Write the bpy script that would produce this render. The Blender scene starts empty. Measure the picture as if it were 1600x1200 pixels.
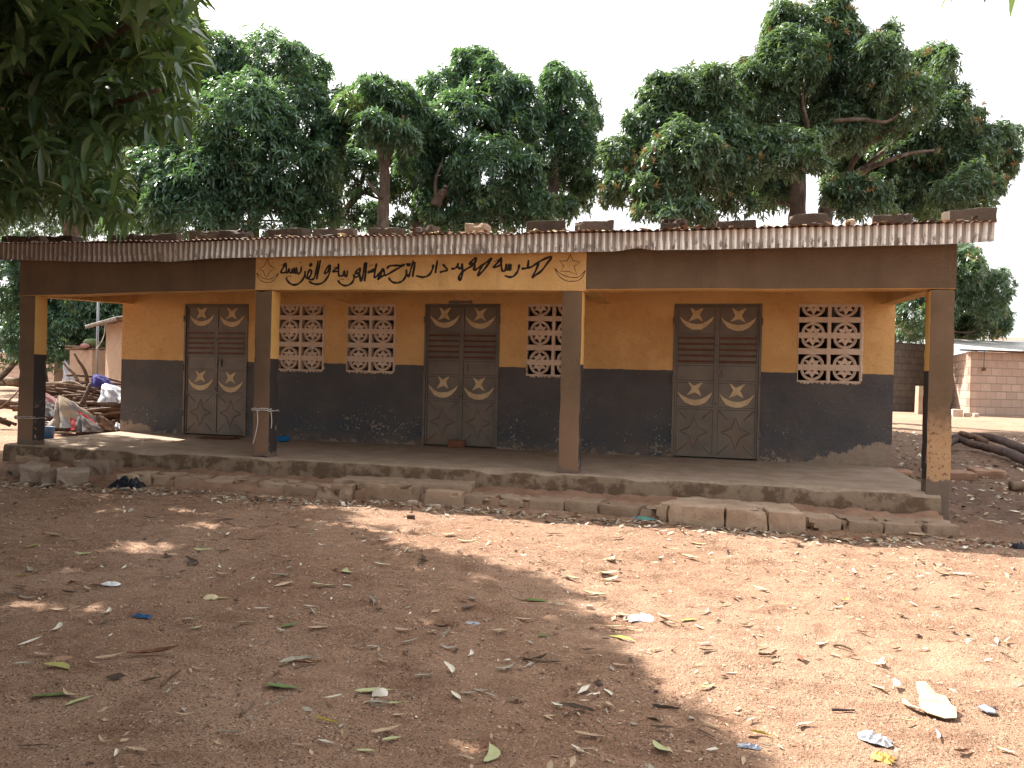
import bpy, bmesh, math, random
import numpy as np
from mathutils import Vector, Matrix, noise as mnoise

# ------------------------------------------------------------------ scene, camera, sky, sun
scene = bpy.context.scene
COL = scene.collection
CAM = np.array([1.761, -8.8372, 1.0291])
RT = np.array([0.96901824, 0.24576389, 0.0245715])
UP = np.array([-0.02466686, -0.00269078, 0.99969211])
FW = np.array([-0.24575434, 0.96932599, -0.0034548])
FPX = 1233.2                                   # focal length in pixels of a 1600 px wide picture
cam_data = bpy.data.cameras.new('camera')
cam_data.sensor_fit = 'HORIZONTAL'; cam_data.sensor_width = 36.0
cam_data.lens = 36.0 * FPX / 1600.0
cam_data.clip_start = 0.05; cam_data.clip_end = 3000
cam = bpy.data.objects.new('camera', cam_data)
M = Matrix.Identity(4)
for i in range(3):
    M[i][0], M[i][1], M[i][2], M[i][3] = RT[i], UP[i], -FW[i], CAM[i]
cam.matrix_world = M
COL.objects.link(cam); scene.camera = cam

SA, SB = 0.90, 0.41                            # towards the sun: (-SA, +SB, 1)
sun_el = math.atan2(1.0, math.hypot(SA, SB)); sun_rot = math.atan2(-SA, SB)
world = bpy.data.worlds.new('World'); scene.world = world; world.use_nodes = True
wn = world.node_tree; bg = wn.nodes['Background']
sky = wn.nodes.new('ShaderNodeTexSky'); sky.sky_type = 'NISHITA'; sky.sun_disc = False
sky.sun_elevation = sun_el; sky.sun_rotation = sun_rot
sky.air_density = 1.0; sky.dust_density = 10.0; sky.ozone_density = 1.0
hs = wn.nodes.new('ShaderNodeHueSaturation'); hs.inputs['Saturation'].default_value = .5
wn.links.new(sky.outputs[0], hs.inputs['Color']); mxw = wn.nodes.new('ShaderNodeMix'); mxw.data_type = 'RGBA'; mxw.inputs[0].default_value = .72; mxw.inputs[7].default_value = (5.0, 5.05, 5.15, 1)   # thick white haze over the clear-sky model
wn.links.new(hs.outputs[0], mxw.inputs[6]); wn.links.new(mxw.outputs[2], bg.inputs[0]); bg.inputs[1].default_value = 0.12
sl = bpy.data.lights.new('sun', 'SUN'); sl.energy = 4.6; sl.angle = math.radians(0.53); sl.color = (1.0, 0.955, 0.885)
so = bpy.data.objects.new('sun', sl); COL.objects.link(so)
so.rotation_euler = Vector((SA, -SB, -1)).to_track_quat('-Z', 'Y').to_euler(); so.location = (-20, 10, 25)
scene.view_settings.view_transform = 'Standard'; scene.view_settings.look = 'None'
scene.view_settings.exposure = 1.74; scene.view_settings.gamma = 1.0
scene.cycles.use_denoising = True
scene.cycles.max_bounces = 8; scene.cycles.diffuse_bounces = 4; scene.cycles.transmission_bounces = 4
scene.cycles.transparent_max_bounces = 4

rnd = random.Random(11)
rng = np.random.default_rng(7)

# ------------------------------------------------------------------ measuring helpers (photo pixel -> point at a known distance)
def ray(u, v):
    return FW + RT * (u - 800) / FPX - UP * (v - 600) / FPX
def aty(u, v, Y):
    d = ray(u, v); return CAM + d * (Y - CAM[1]) / d[1]
def atD(u, v, D):
    return CAM + ray(u, v) * D
def proj(P):
    d = np.asarray(P) - CAM; z = d @ FW
    return 800 + FPX * (d @ RT) / z, 600 - FPX * (d @ UP) / z, z
def sstep(a, b, x):
    t = np.clip((np.asarray(x, float) - a) / (b - a), 0, 1); return t * t * (3 - 2 * t)
def vnoise(x, y, seed=0):
    x = np.asarray(x, float); y = np.asarray(y, float)
    xi = np.floor(x).astype(np.int64); yi = np.floor(y).astype(np.int64)
    fx = x - xi; fy = y - yi
    fx = fx * fx * (3 - 2 * fx); fy = fy * fy * (3 - 2 * fy)
    def h(a, b):
        n = (a * 374761393 + b * 668265263 + seed * 974634777) & 0xFFFFFFFF
        n = ((n ^ (n >> 13)) * 1274126177) & 0xFFFFFFFF
        return ((n ^ (n >> 16)) & 0xFFFF) / 65535.0
    return (h(xi, yi) * (1 - fx) + h(xi + 1, yi) * fx) * (1 - fy) + (h(xi, yi + 1) * (1 - fx) + h(xi + 1, yi + 1) * fx) * fy - 0.5
def gbase(x, y):
    z = -0.30 + 0.52 * sstep(3, 18, y) + 0.30 * sstep(18, 60, y)
    z = z + 0.09 * np.exp(-(((x - 4.45) / 0.45) ** 2 + ((y + 0.15) / 0.4) ** 2))
    z = z + 0.08 * np.exp(-(((x - 4.3) / 0.3) ** 2 + ((y - 1.6) / 0.7) ** 2))
    return z
def gz(x, y):
    x = np.asarray(x, float); y = np.asarray(y, float)
    near = 1 - sstep(14, 25, np.abs(y + 4))
    n = 0.05 * vnoise(x * .7, y * .7, 1) + 0.026 * vnoise(x * 2.3, y * 2.9, 2) + 0.026 * vnoise(x * 6, y * 8, 3) \
        + 0.017 * vnoise(x * 14, y * 17, 4) + 0.008 * vnoise(x * 33, y * 33, 5)
    return gbase(x, y) + n * near
def ground(u, v):
    p = None; z = -0.30
    d = ray(u, v)
    for _ in range(12):
        p = CAM + d * (z - CAM[2]) / d[2]
        z = 0.5 * z + 0.5 * float(gbase(p[0], p[1]))
    p[2] = float(gz(p[0], p[1])); return p

# ------------------------------------------------------------------ object helpers
def tag(o, label=None, cat=None, group=None, kind=None):
    if label: o['label'] = label
    if cat: o['category'] = cat
    if group: o['group'] = group
    if kind: o['kind'] = kind
    return o
def thing(name, label, cat, loc=(0, 0, 0), group=None):
    o = bpy.data.objects.new(name, None); COL.objects.link(o)
    o.location = tuple(float(c) for c in loc); o.empty_display_size = .1
    return tag(o, label, cat, group)
def wloc(o):
    p = np.zeros(3)
    while o is not None:
        p = p + np.array(o.location); o = o.parent
    return p
class MB:
    def __init__(s): s.v = []; s.f = []; s.m = []; s.sm = []
    def add(s, vs, fs, mi=0, smooth=False):
        b = len(s.v); s.v += [tuple(map(float, q)) for q in vs]
        for f in fs: s.f.append(tuple(i + b for i in f)); s.m.append(mi); s.sm.append(smooth)
    def box(s, x0, x1, y0, y1, z0, z1, mi=0):
        vs = [(x, y, z) for z in (z0, z1) for y in (y0, y1) for x in (x0, x1)]
        s.add(vs, [(0, 2, 3, 1), (4, 5, 7, 6), (0, 1, 5, 4), (2, 6, 7, 3), (0, 4, 6, 2), (1, 3, 7, 5)], mi)
    def prism(s, pts, y0, y1, mi=0):            # a closed x,z outline given depth along y
        n = len(pts); vs = [(x, y0, z) for x, z in pts] + [(x, y1, z) for x, z in pts]
        s.add(vs, [tuple(range(n)), tuple(range(2 * n - 1, n - 1, -1))] + [(i, i + n, (i + 1) % n + n, (i + 1) % n) for i in range(n)], mi)
    def hexa(s, lo, hi, mi=0):                  # four bottom and four top corners, same order
        s.add(list(lo) + list(hi), [(0, 3, 2, 1), (4, 5, 6, 7)] + [(i, (i + 1) % 4, (i + 1) % 4 + 4, i + 4) for i in range(4)], mi)
    def tube(s, pts, radii, n=8, mi=0, smooth=True, jit=0.0, cap=True, flat=None):
        pts = [np.array(p, float) for p in pts]; rows = []
        if not hasattr(radii, '__len__'): radii = [radii] * len(pts)
        up = np.array([0.13, 0.31, 0.94]); vs = []; fs = []
        for i, p in enumerate(pts):
            a = pts[max(i - 1, 0)]; b = pts[min(i + 1, len(pts) - 1)]
            t = b - a; t /= (np.linalg.norm(t) + 1e-9)
            if abs(t @ up) > .97: up = np.array([0.9, 0.3, 0.1])
            e1 = np.cross(t, up); e1 /= np.linalg.norm(e1); e2 = np.cross(t, e1)
            for k in range(n):
                an = 2 * math.pi * k / n; r = radii[i] * (1 + jit * (rnd.random() - .5) * 2)
                q = p + r * (math.cos(an) * e1 + math.sin(an) * e2)
                if flat is not None: q[1] = p[1] + (q[1] - p[1]) * flat
                vs.append(q)
        for i in range(len(pts) - 1):
            for k in range(n):
                fs.append((i * n + k, i * n + (k + 1) % n, (i + 1) * n + (k + 1) % n, (i + 1) * n + k))
        if cap: fs += [tuple(range(n - 1, -1, -1)), tuple(range((len(pts) - 1) * n, len(pts) * n))]
        s.add(vs, fs, mi, smooth)
    def build(s, name, mats, parent=None, origin=None, smooth=None):
        me = bpy.data.meshes.new(name)
        off = np.zeros(3)
        if parent is not None: off = wloc(parent)
        elif origin is not None: off = np.array(origin, float)
        lo = np.zeros(3)
        me.from_pydata([tuple(np.array(q) - off) for q in s.v], [], s.f)
        if not isinstance(mats, (list, tuple)): mats = [mats]
        for m in mats: me.materials.append(m)
        me.polygons.foreach_set('material_index', s.m)
        me.polygons.foreach_set('use_smooth', [bool(smooth) if smooth is not None else q for q in s.sm])
        me.update()
        bm = bmesh.new(); bm.from_mesh(me); bmesh.ops.recalc_face_normals(bm, faces=bm.faces); bm.to_mesh(me); bm.free()
        o = bpy.data.objects.new(name, me); COL.objects.link(o)
        if parent is not None: o.parent = parent
        elif origin is not None: o.location = tuple(off)
        return o
def mesh_obj(name, verts, quads, mats, parent=None, origin=None, smooth=True, mi=None, tint=None):
    me = bpy.data.meshes.new(name)
    off = wloc(parent) if parent is not None else (np.array(origin, float) if origin is not None else np.zeros(3))
    verts = np.ascontiguousarray(np.asarray(verts, float) - off, dtype=np.float32); quads = np.asarray(quads, dtype=np.int32)
    nq, k = quads.shape
    me.vertices.add(len(verts)); me.vertices.foreach_set('co', verts.ravel())
    me.loops.add(nq * k); me.loops.foreach_set('vertex_index', quads.ravel())
    me.polygons.add(nq); me.polygons.foreach_set('loop_start', np.arange(nq, dtype=np.int32) * k)
    if not isinstance(mats, (list, tuple)): mats = [mats]
    for m in mats: me.materials.append(m)
    me.polygons.foreach_set('use_smooth', np.full(nq, smooth, dtype=bool))
    if mi is not None: me.polygons.foreach_set('material_index', np.asarray(mi, dtype=np.int32))
    if tint is not None:
        at = me.attributes.new('tint', 'FLOAT', 'FACE'); at.data.foreach_set('value', np.asarray(tint, dtype=np.float32))
    me.update(calc_edges=True); me.validate()
    o = bpy.data.objects.new(name, me); COL.objects.link(o)
    if parent is not None: o.parent = parent
    elif origin is not None: o.location = tuple(float(c) for c in off)
    return o
def rough_box(name, mats, x0, x1, y0, y1, z0, z1, parent=None, seed=0, bev=.012, amp=.006, step=.06, freq=7.0, rz=0.0, tilt=(0, 0), chips=0.0):
    """a worn block: bevelled, cut fine and roughened; origin at its base when it is a thing of its own"""
    w, d, h = x1 - x0, y1 - y0, z1 - z0
    bm = bmesh.new(); bmesh.ops.create_cube(bm, size=1.0)
    for q in bm.verts: q.co = Vector((q.co.x * w, q.co.y * d, (q.co.z + .5) * h))
    bmesh.ops.bevel(bm, geom=bm.edges[:], offset=min(bev, w * .3, d * .3, h * .3), segments=2, affect='EDGES', profile=.6)
    for ax, L in ((0, w), (1, d), (2, h)):
        n = min(60, int(L / step))
        for k in range(1, n):
            c = [0, 0, 0]; c[ax] = (-L / 2 if ax < 2 else 0) + L * k / n
            nn = [0, 0, 0]; nn[ax] = 1
            bmesh.ops.bisect_plane(bm, geom=bm.verts[:] + bm.edges[:] + bm.faces[:], plane_co=c, plane_no=nn)
    off = Vector((seed * 3.7, seed * 1.3, seed * 2.1))
    bm.normal_update()
    for q in bm.verts:
        p = q.co * freq + off
        n = mnoise.noise(p) + .5 * mnoise.noise(p * 2.7)
        q.co += q.normal * amp * n
        if chips:
            e = (abs(q.co.x) / (w / 2)) ** 6 + (abs(q.co.y) / (d / 2)) ** 6 + (abs(q.co.z - h / 2) / (h / 2)) ** 6
            m = mnoise.noise(q.co * 5.5 + off * 1.7)
            if e > 1.3 and m > .12: q.co -= Vector((q.co.x, q.co.y, q.co.z - h / 2)).normalized() * chips * (m - .12) * 2.2
    me = bpy.data.meshes.new(name); bm.to_mesh(me); bm.free()
    if not isinstance(mats, (list, tuple)): mats = [mats]
    for m in mats: me.materials.append(m)
    me.polygons.foreach_set('use_smooth', [True] * len(me.polygons))
    me.set_sharp_from_angle(angle=math.radians(38))
    o = bpy.data.objects.new(name, me); COL.objects.link(o)
    loc = np.array([(x0 + x1) / 2, (y0 + y1) / 2, z0])
    if parent is not None: o.parent = parent; loc = loc - wloc(parent)
    o.location = tuple(float(c) for c in loc); o.rotation_euler = (tilt[0], tilt[1], rz)
    return o

# ------------------------------------------------------------------ material helpers
class Mat:
    def __init__(s, name, obj=False):
        s.m = bpy.data.materials.new(name); s.m.use_nodes = True; s.t = s.m.node_tree
        s.b = s.t.nodes['Principled BSDF']; s.out = s.t.nodes['Material Output']
        s.b.inputs['Specular IOR Level'].default_value = .25
        if obj:
            tc = s.t.nodes.new('ShaderNodeTexCoord'); oi = s.t.nodes.new('ShaderNodeObjectInfo')
            ad = s.t.nodes.new('ShaderNodeVectorMath'); ad.operation = 'MULTIPLY_ADD'
            s.t.links.new(oi.outputs['Random'], ad.inputs[0]); ad.inputs[1].default_value = (37, 19, 53)
            s.t.links.new(tc.outputs['Object'], ad.inputs[2]); s.P = ad.outputs[0]; s.rand = oi.outputs['Random']
        else:
            g = s.t.nodes.new('ShaderNodeNewGeometry'); s.P = g.outputs['Position']; s.N = g.outputs['Normal']
    def lk(s, a, inp):
        if isinstance(a, bpy.types.NodeSocket): s.t.links.new(a, inp)
        else:
            if isinstance(a, (tuple, list)) and len(a) == 3 and inp.type == 'RGBA': a = (*a, 1)
            inp.default_value = a
    def xyz(s, v=None):
        n = s.t.nodes.new('ShaderNodeSeparateXYZ'); s.lk(v or s.P, n.inputs[0]); return n.outputs
    def scaled(s, sx, sy, sz, v=None):
        n = s.t.nodes.new('ShaderNodeVectorMath'); n.operation = 'MULTIPLY'
        s.lk(v or s.P, n.inputs[0]); n.inputs[1].default_value = (sx, sy, sz); return n.outputs[0]
    def noise(s, scale, detail=4, rough=.55, v=None, dist=0):
        n = s.t.nodes.new('ShaderNodeTexNoise'); s.lk(v or s.P, n.inputs['Vector'])
        n.inputs['Scale'].default_value = scale; n.inputs['Detail'].default_value = detail
        n.inputs['Roughness'].default_value = rough; n.inputs['Distortion'].default_value = dist
        return n.outputs['Fac']
    def voro(s, scale, out='Distance', v=None, feature='F1'):
        n = s.t.nodes.new('ShaderNodeTexVoronoi'); n.feature = feature; s.lk(v or s.P, n.inputs['Vector'])
        n.inputs['Scale'].default_value = scale; return n.outputs[out]
    def ramp(s, f, stops, interp='LINEAR'):
        n = s.t.nodes.new('ShaderNodeValToRGB'); e = n.color_ramp.elements; n.color_ramp.interpolation = interp
        while len(e) < len(stops): e.new(.5)
        for q, (p, c) in zip(e, stops):
            q.position = p; q.color = (c, c, c, 1) if not hasattr(c, '__len__') else (*c, 1)
        s.lk(f, n.inputs[0]); return n.outputs[0]
    def sm(s, f, a, b):                         # 0 below a, 1 above b
        n = s.t.nodes.new('ShaderNodeMapRange'); n.interpolation_type = 'SMOOTHSTEP'
        s.lk(f, n.inputs[0]); n.inputs[1].default_value = a; n.inputs[2].default_value = b; return n.outputs[0]
    def math(s, op, a, b=0.0, c=0.0):
        n = s.t.nodes.new('ShaderNodeMath'); n.operation = op; s.lk(a, n.inputs[0]); s.lk(b, n.inputs[1]); s.lk(c, n.inputs[2]); return n.outputs[0]
    def mix(s, f, a, b, mode='MIX'):
        n = s.t.nodes.new('ShaderNodeMix'); n.data_type = 'RGBA'; n.blend_type = mode
        s.lk(f, n.inputs[0]); s.lk(a, n.inputs[6]); s.lk(b, n.inputs[7]); return n.outputs[2]
    def attr(s, name):
        n = s.t.nodes.new('ShaderNodeAttribute'); n.attribute_name = name; return n.outputs['Fac']
    def bump(s, h, strength=.5, dist=.01):
        n = s.t.nodes.new('ShaderNodeBump'); s.lk(h, n.inputs['Height']); n.inputs['Strength'].default_value = strength
        n.inputs['Distance'].default_value = dist; s.t.links.new(n.outputs[0], s.b.inputs['Normal'])
    def done(s, col, rough=.9, metal=0.0, spec=None):
        s.lk(col, s.b.inputs['Base Color']); s.lk(rough, s.b.inputs['Roughness']); s.lk(metal, s.b.inputs['Metallic'])
        if spec is not None: s.b.inputs['Specular IOR Level'].default_value = spec
        return s.m

def m_ground():
    m = Mat('red_dirt')
    big = m.noise(.55, 4); mid = m.noise(2.6, 5, .6); fine = m.noise(38, 4, .65)
    c = m.ramp(big, [(.3, (.265, .15, .094)), (.5, (.345, .212, .14)), (.7, (.41, .265, .182))])
    c = m.mix(m.sm(mid, .5, .72), c, (.23, .13, .082))
    c = m.mix(m.math('MULTIPLY', m.sm(fine, .45, .7), .5), c, (.50, .31, .20))
    patch = m.sm(m.noise(1.3, 5, .65), .38, .56)
    gr = m.noise(95, 3, .7)
    c = m.mix(m.math('MULTIPLY', m.sm(gr, .54, .60), m.math('MULTIPLY_ADD', patch, .5, .34)), c, (.07, .042, .032))
    vd = m.voro(70); vc = m.voro(70, 'Color')
    r = m.xyz(vc)[0]
    c = m.mix(m.math('MULTIPLY', m.sm(r, .86, .88), m.math('SUBTRACT', 1.0, m.sm(vd, .22, .34))), c, (.60, .48, .38))
    vd2 = m.voro(28); r2 = m.xyz(m.voro(28, 'Color'))[1]
    c = m.mix(m.math('MULTIPLY', m.sm(r2, .93, .94), m.math('SUBTRACT', 1.0, m.sm(vd2, .15, .24))), c, (.10, .06, .045))
    far = m.sm(m.xyz()[1], 5.0, 12.0)
    X_, Y_, Z_ = m.xyz(); wob = m.math('MULTIPLY', m.math('SUBTRACT', m.noise(1.6, 5, .65), .5), 1.6)   # dark littered soil beside the school, its shade deepened in the colour
    litter_shade = m.math('MULTIPLY', m.sm(m.math('ADD', X_, wob), 3.9, 5.0), m.math('MULTIPLY', m.sm(m.math('ADD', Y_, wob), -1.6, -.6), m.math('SUBTRACT', 1.0, m.sm(m.math('ADD', Y_, wob), 11.0, 14.0))))
    wd = m.noise(7, 4, .6, m.scaled(.5, 1, 1)); c = m.mix(m.math('MULTIPLY', m.sm(wd, .5, .68), .45), c, (.20, .105, .064))
    c = m.mix(m.math('MULTIPLY', far, .35), c, (.36, .26, .19))
    c = m.mix(m.math('MULTIPLY', litter_shade, .8), c, m.mix(m.sm(mid, .4, .65), (.135, .083, .060), (.20, .125, .09)))
    h = m.math('ADD', m.math('MULTIPLY', fine, .6), m.math('ADD', m.math('MULTIPLY', gr, .6), m.math('MULTIPLY', m.noise(11, 5, .6), 1.3)))
    m.bump(h, 1.0, .03)
    return m.done(c, .95, spec=.12)
def m_plaster(name, base, dark, kind='plain', speck=0.3):
    m = Mat(name); n1 = m.noise(1.7, 5, .6); n2 = m.noise(9, 5, .6); n3 = m.noise(60, 3, .6)
    c = m.mix(m.sm(n1, .35, .7), base, dark)
    c = m.mix(m.math('MULTIPLY', m.sm(n2, .5, .75), .35), c, tuple(q * .7 for q in base))
    st = m.noise(4.0, 4, .6, m.scaled(1, 1, .13))
    c = m.mix(m.math('MULTIPLY', m.sm(st, .5, .7), .38), c, tuple(q * .55 for q in base))
    vd = m.voro(5.5); c = m.mix(m.math('MULTIPLY', m.math('SUBTRACT', 1.0, m.sm(vd, .03, .07)), .55), c, (.10, .06, .04))
    m.bump(m.math('ADD', m.math('MULTIPLY', n2, 1.0), m.math('MULTIPLY', m.noise(42, 3, .6), .9)), .9, .016)
    return m.done(c, .88, spec=.2)
YEL, YELD = (.68, .415, .175), (.57, .325, .12)
DRK, DRKD = (.098, .086, .080), (.066, .064, .068)
BRN, BRND = (.150, .100, .062), (.116, .077, .048)
def m_wall():
    m = Mat('painted_wall_yellow_over_grey'); x, y, z = m.xyz()
    n1 = m.noise(1.7, 5, .6); n2 = m.noise(9, 5, .6); n3 = m.noise(60, 3, .6)
    ye = m.mix(m.sm(n1, .35, .7), YEL, YELD)
    ye = m.mix(m.math('MULTIPLY', m.sm(n2, .55, .8), .3), ye, (.45, .21, .05))
    dk = m.mix(m.sm(n1, .35, .7), DRK, DRKD)
    blue = m.math('MULTIPLY', m.math('SUBTRACT', 1.0, m.sm(z, .1, .75)), m.sm(m.noise(1.1, 3), .38, .6))
    dk = m.mix(m.math('MULTIPLY', blue, .6), dk, (.045, .058, .068))
    dk = m.mix(m.math('MULTIPLY', m.sm(m.noise(3.2, 5, .6, m.scaled(.5, 1, 2)), .5, .72), .5), dk, (.085, .062, .05))
    # flaked paint: small pale specks, denser low down and in the middle bay
    low = m.math('SUBTRACT', 1.0, m.sm(z, .15, .95))
    sp = m.noise(26, 4, .65); den = m.noise(1.4, 3)
    thr = m.math('MULTIPLY', m.math('MULTIPLY', low, m.math('MULTIPLY_ADD', m.sm(x, -6.3, -5.0), .6, .4)), m.sm(den, .38, .62))
    fl = m.sm(m.math('ADD', sp, m.math('MULTIPLY', thr, .13)), .695, .71)
    dk = m.mix(fl, dk, (.34, .27, .21))
    ln = m.math('ADD', z, m.math('MULTIPLY', m.math('SUBTRACT', m.noise(4, 5, .65), .5), .034))
    c = m.mix(m.sm(ln, 1.241, 1.247), dk, ye)
    # bare render at the foot of the wall, growing towards its right end
    grow = m.math('MULTIPLY_ADD', m.sm(x, 2.7, 4.1), .30, .01)
    gl = m.math('MULTIPLY', m.math('SUBTRACT', 1.0, m.sm(x, -8.1, -7.2)), .16)
    ed = m.math('ADD', m.math('SUBTRACT', m.math('ADD', grow, gl), z), m.math('MULTIPLY', m.math('SUBTRACT', m.noise(6, 6, .75), .5), .52))
    pl = m.mix(m.noise(14, 5, .7), (.20, .155, .12), (.36, .27, .20))
    c = m.mix(m.sm(ed, .0, .012), c, pl)
    dirt = m.math('MULTIPLY', m.math('SUBTRACT', 1.0, m.sm(z, .0, .22)), m.math('MULTIPLY', m.sm(m.noise(5, 4), .35, .65), .55))
    c = m.mix(dirt, c, (.19, .125, .085))
    vd = m.voro(4.2); c = m.mix(m.math('MULTIPLY', m.math('SUBTRACT', 1.0, m.sm(vd, .02, .05)), .7), c, (.08, .05, .035))
    cr = m.math('SUBTRACT', 1.0, m.sm(m.math('ABSOLUTE', m.math('SUBTRACT', m.noise(1.3, 7, .7), .5)), .0, .006)); c = m.mix(m.math('MULTIPLY', cr, .35), c, (.12, .07, .04))
    m.bump(m.math('ADD', m.math('MULTIPLY', n2, 1.6), m.math('ADD', m.math('MULTIPLY', n3, .7), m.math('MULTIPLY', fl, -.8))), .75, .016)
    return m.done(c, m.mix(m.sm(z, 1.241, 1.247), (.62, .62, .62), (.85, .85, .85)), spec=.25)
def m_pillar(tan=False):
    m = Mat('pillar_paint_worn' if tan else 'pillar_paint'); x, y, z = m.xyz(); nx, ny, nz = m.xyz(m.N)
    n1 = m.noise(2.2, 5, .6); n2 = m.noise(10, 5, .6)
    br = m.mix(m.sm(n1, .35, .7), BRN, BRND)
    if tan:                                     # the corner pillar has lost its brown coat low down
        ed = m.math('ADD', z, m.math('MULTIPLY', m.math('SUBTRACT', m.noise(8, 5, .7), .5), .55))
        br = m.mix(m.sm(ed, .42, .95), (.43, .265, .145), br)
        br = m.mix(m.math('MULTIPLY', m.sm(m.noise(24, 4, .7), .56, .61), m.math('SUBTRACT', 1.0, m.sm(z, .6, 1.0))), br, (.17, .09, .06))
    else:
        br = m.mix(m.math('MULTIPLY', m.math('SUBTRACT', 1.0, m.sm(z, .3, 1.1)), .55), br, (.27, .16, .105))
        sc = m.math('MULTIPLY', m.sm(m.noise(16, 4, .7), .64, .68), m.math('SUBTRACT', 1.0, m.sm(z, .2, 1.0)))
        br = m.mix(sc, br, (.34, .25, .18))
    dk = m.mix(m.sm(m.noise(7, 5, .7), .60, .64), (.05, .042, .04), (.34, .26, .20))
    dk = m.mix(m.sm(z, .2, .75), dk, (.05, .042, .04))
    sd = m.mix(m.sm(z, 1.236, 1.242), dk, m.mix(m.sm(n1, .35, .7), (.66, .40, .14), (.58, .33, .10)))
    side = m.sm(m.math('ABSOLUTE', nx), .55, .75)
    c = m.mix(side, br, sd)
    cem = m.math('ADD', z, m.math('MULTIPLY', m.math('SUBTRACT', m.noise(6, 4, .6), .5), .25))
    c = m.mix(m.math('SUBTRACT', 1.0, m.sm(cem, .13 if tan else .06, .14 if tan else .075)), c, m.mix(n2, (.12, .09, .07), (.20, .15, .115)))
    m.bump(m.math('ADD', n2, m.math('MULTIPLY', m.noise(55, 3), .5)), .45, .012)
    return m.done(c, .88, spec=.2)
def m_cement(name, a, b, c2, obj=True, rough=.92, spots=True, edge=False):
    m = Mat(name, obj); n1 = m.noise(3.2, 5, .65); n2 = m.noise(18, 5, .65); n3 = m.noise(90, 3, .6)
    c = m.mix(m.sm(n1, .35, .68), a, b); c = m.mix(m.math('MULTIPLY', m.sm(n2, .5, .72), .6), c, c2)
    if spots: c = m.mix(m.math('MULTIPLY', m.sm(n3, .62, .7), .6), c, tuple(q * .4 for q in a))
    if obj: c = m.mix(.55, c, m.mix(m.rand, tuple(q * .62 for q in a), tuple(min(1, q * 1.2) for q in b)))
    if edge:                                     # broken earth-brown face of the slab edge
        nz = m.xyz(m.N)[2]; er = m.mix(m.sm(m.noise(5, 6, .7), .42, .58), (.13, .085, .055), (.25, .18, .125)); c = m.mix(m.math('SUBTRACT', 1.0, m.sm(nz, .45, .8)), c, er)
    m.bump(m.math('ADD', n2, m.math('MULTIPLY', n3, .6)), .8, .016)
    return m.done(c, rough, spec=.15)
def m_metal_sheet(name, rusty=.5):
    m = Mat(name); x, y, z = m.xyz()
    n1 = m.noise(1.1, 5, .6, m.scaled(1, 1, .4)); n2 = m.noise(22, 5, .7, m.scaled(1, 1, .35)); n3 = m.noise(6, 5, .65)
    c = m.mix(m.sm(n1, .3, .7), (.82, .78, .73), (.70, .66, .61))
    c = m.mix(m.math('MULTIPLY', m.sm(n3, .62, .74), rusty), c, (.19, .085, .045))
    grime = m.math('MULTIPLY', m.sm(n2, .50, .60), m.math('MULTIPLY_ADD', m.math('SUBTRACT', 1.0, m.sm(z, 2.50, 2.66)), .8, .10))
    c = m.mix(grime, c, (.075, .045, .032))
    left = m.math('SUBTRACT', 1.0, m.sm(x, -5.6, -3.9))
    c = m.mix(m.math('MULTIPLY', left, .62), c, m.mix(m.sm(n3, .3, .6), (.10, .072, .055), (.20, .15, .12)))  # sheet turns darker brown towards its left end
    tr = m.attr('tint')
    c = m.mix(m.math('MULTIPLY', m.sm(tr, .50, .62), .82), c, (.15, .118, .098))  # painted stripes imitate light and shade on the flanks of the waves
    m.bump(n3, .15, .01)
    return m.done(c, .5, .1, spec=.4)
def m_roof():
    m = Mat('rusty_roof_sheet'); n = m.noise(2.5, 5, .65); n2 = m.noise(14, 5, .7)
    c = m.mix(m.sm(n, .35, .65), (.24, .16, .12), (.13, .06, .038)); c = m.mix(m.math('MULTIPLY', m.sm(n2, .5, .7), .7), c, (.40, .33, .28))
    m.bump(n2, .2, .01); return m.done(c, .7, .15)
def m_door():
    m = Mat('grey_brown_door_steel'); x, y, z = m.xyz(); n1 = m.noise(3, 5, .6); n2 = m.noise(16, 4, .6)
    c = m.mix(m.sm(n1, .35, .7), (.155, .123, .093), (.112, .090, .070))
    c = m.mix(m.math('MULTIPLY', m.sm(m.noise(2.6, 5, .65), .5, .7), m.math('SUBTRACT', 1.0, m.sm(z, .3, .8))), c, (.155, .095, .06))
    c = m.mix(m.math('MULTIPLY', m.sm(n2, .62, .72), .5), c, (.16, .14, .115))
    m.bump(n2, .12, .01); return m.done(c, m.mix(n1, (.38, .38, .38), (.6, .6, .6)), .15, spec=.5)
def m_simple(name, a, b=None, rough=.8, scale=12, obj=True, bumps=.3, metal=0.0, spec=.25):
    m = Mat(name, obj); b = b or tuple(q * .75 for q in a); n = m.noise(scale, 5, .6)
    c = m.mix(m.sm(n, .35, .68), a, b); m.bump(n, bumps, .008); return m.done(c, rough, metal, spec)
def m_leaf(name, a, b, young, trans=.28, rough=.42, tcol=(.16, .24, .03)):
    m = Mat(name); t = m.attr('tint')
    c = m.ramp(t, [(0.0, a), (.6, b), (.93, b), (1.0, young)])
    m.lk(c, m.b.inputs['Base Color']); m.b.inputs['Roughness'].default_value = rough
    m.b.inputs['Specular IOR Level'].default_value = .5
    tr = m.t.nodes.new('ShaderNodeBsdfTranslucent'); m.lk(m.mix(t, tcol, tuple(min(1, q * 1.5) for q in tcol)), tr.inputs[0])
    mx = m.t.nodes.new('ShaderNodeMixShader'); mx.inputs[0].default_value = trans
    m.t.links.new(m.b.outputs[0], mx.inputs[1]); m.t.links.new(tr.outputs[0], mx.inputs[2]); m.t.links.new(mx.outputs[0], m.out.inputs[0])
    return m.m
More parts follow.
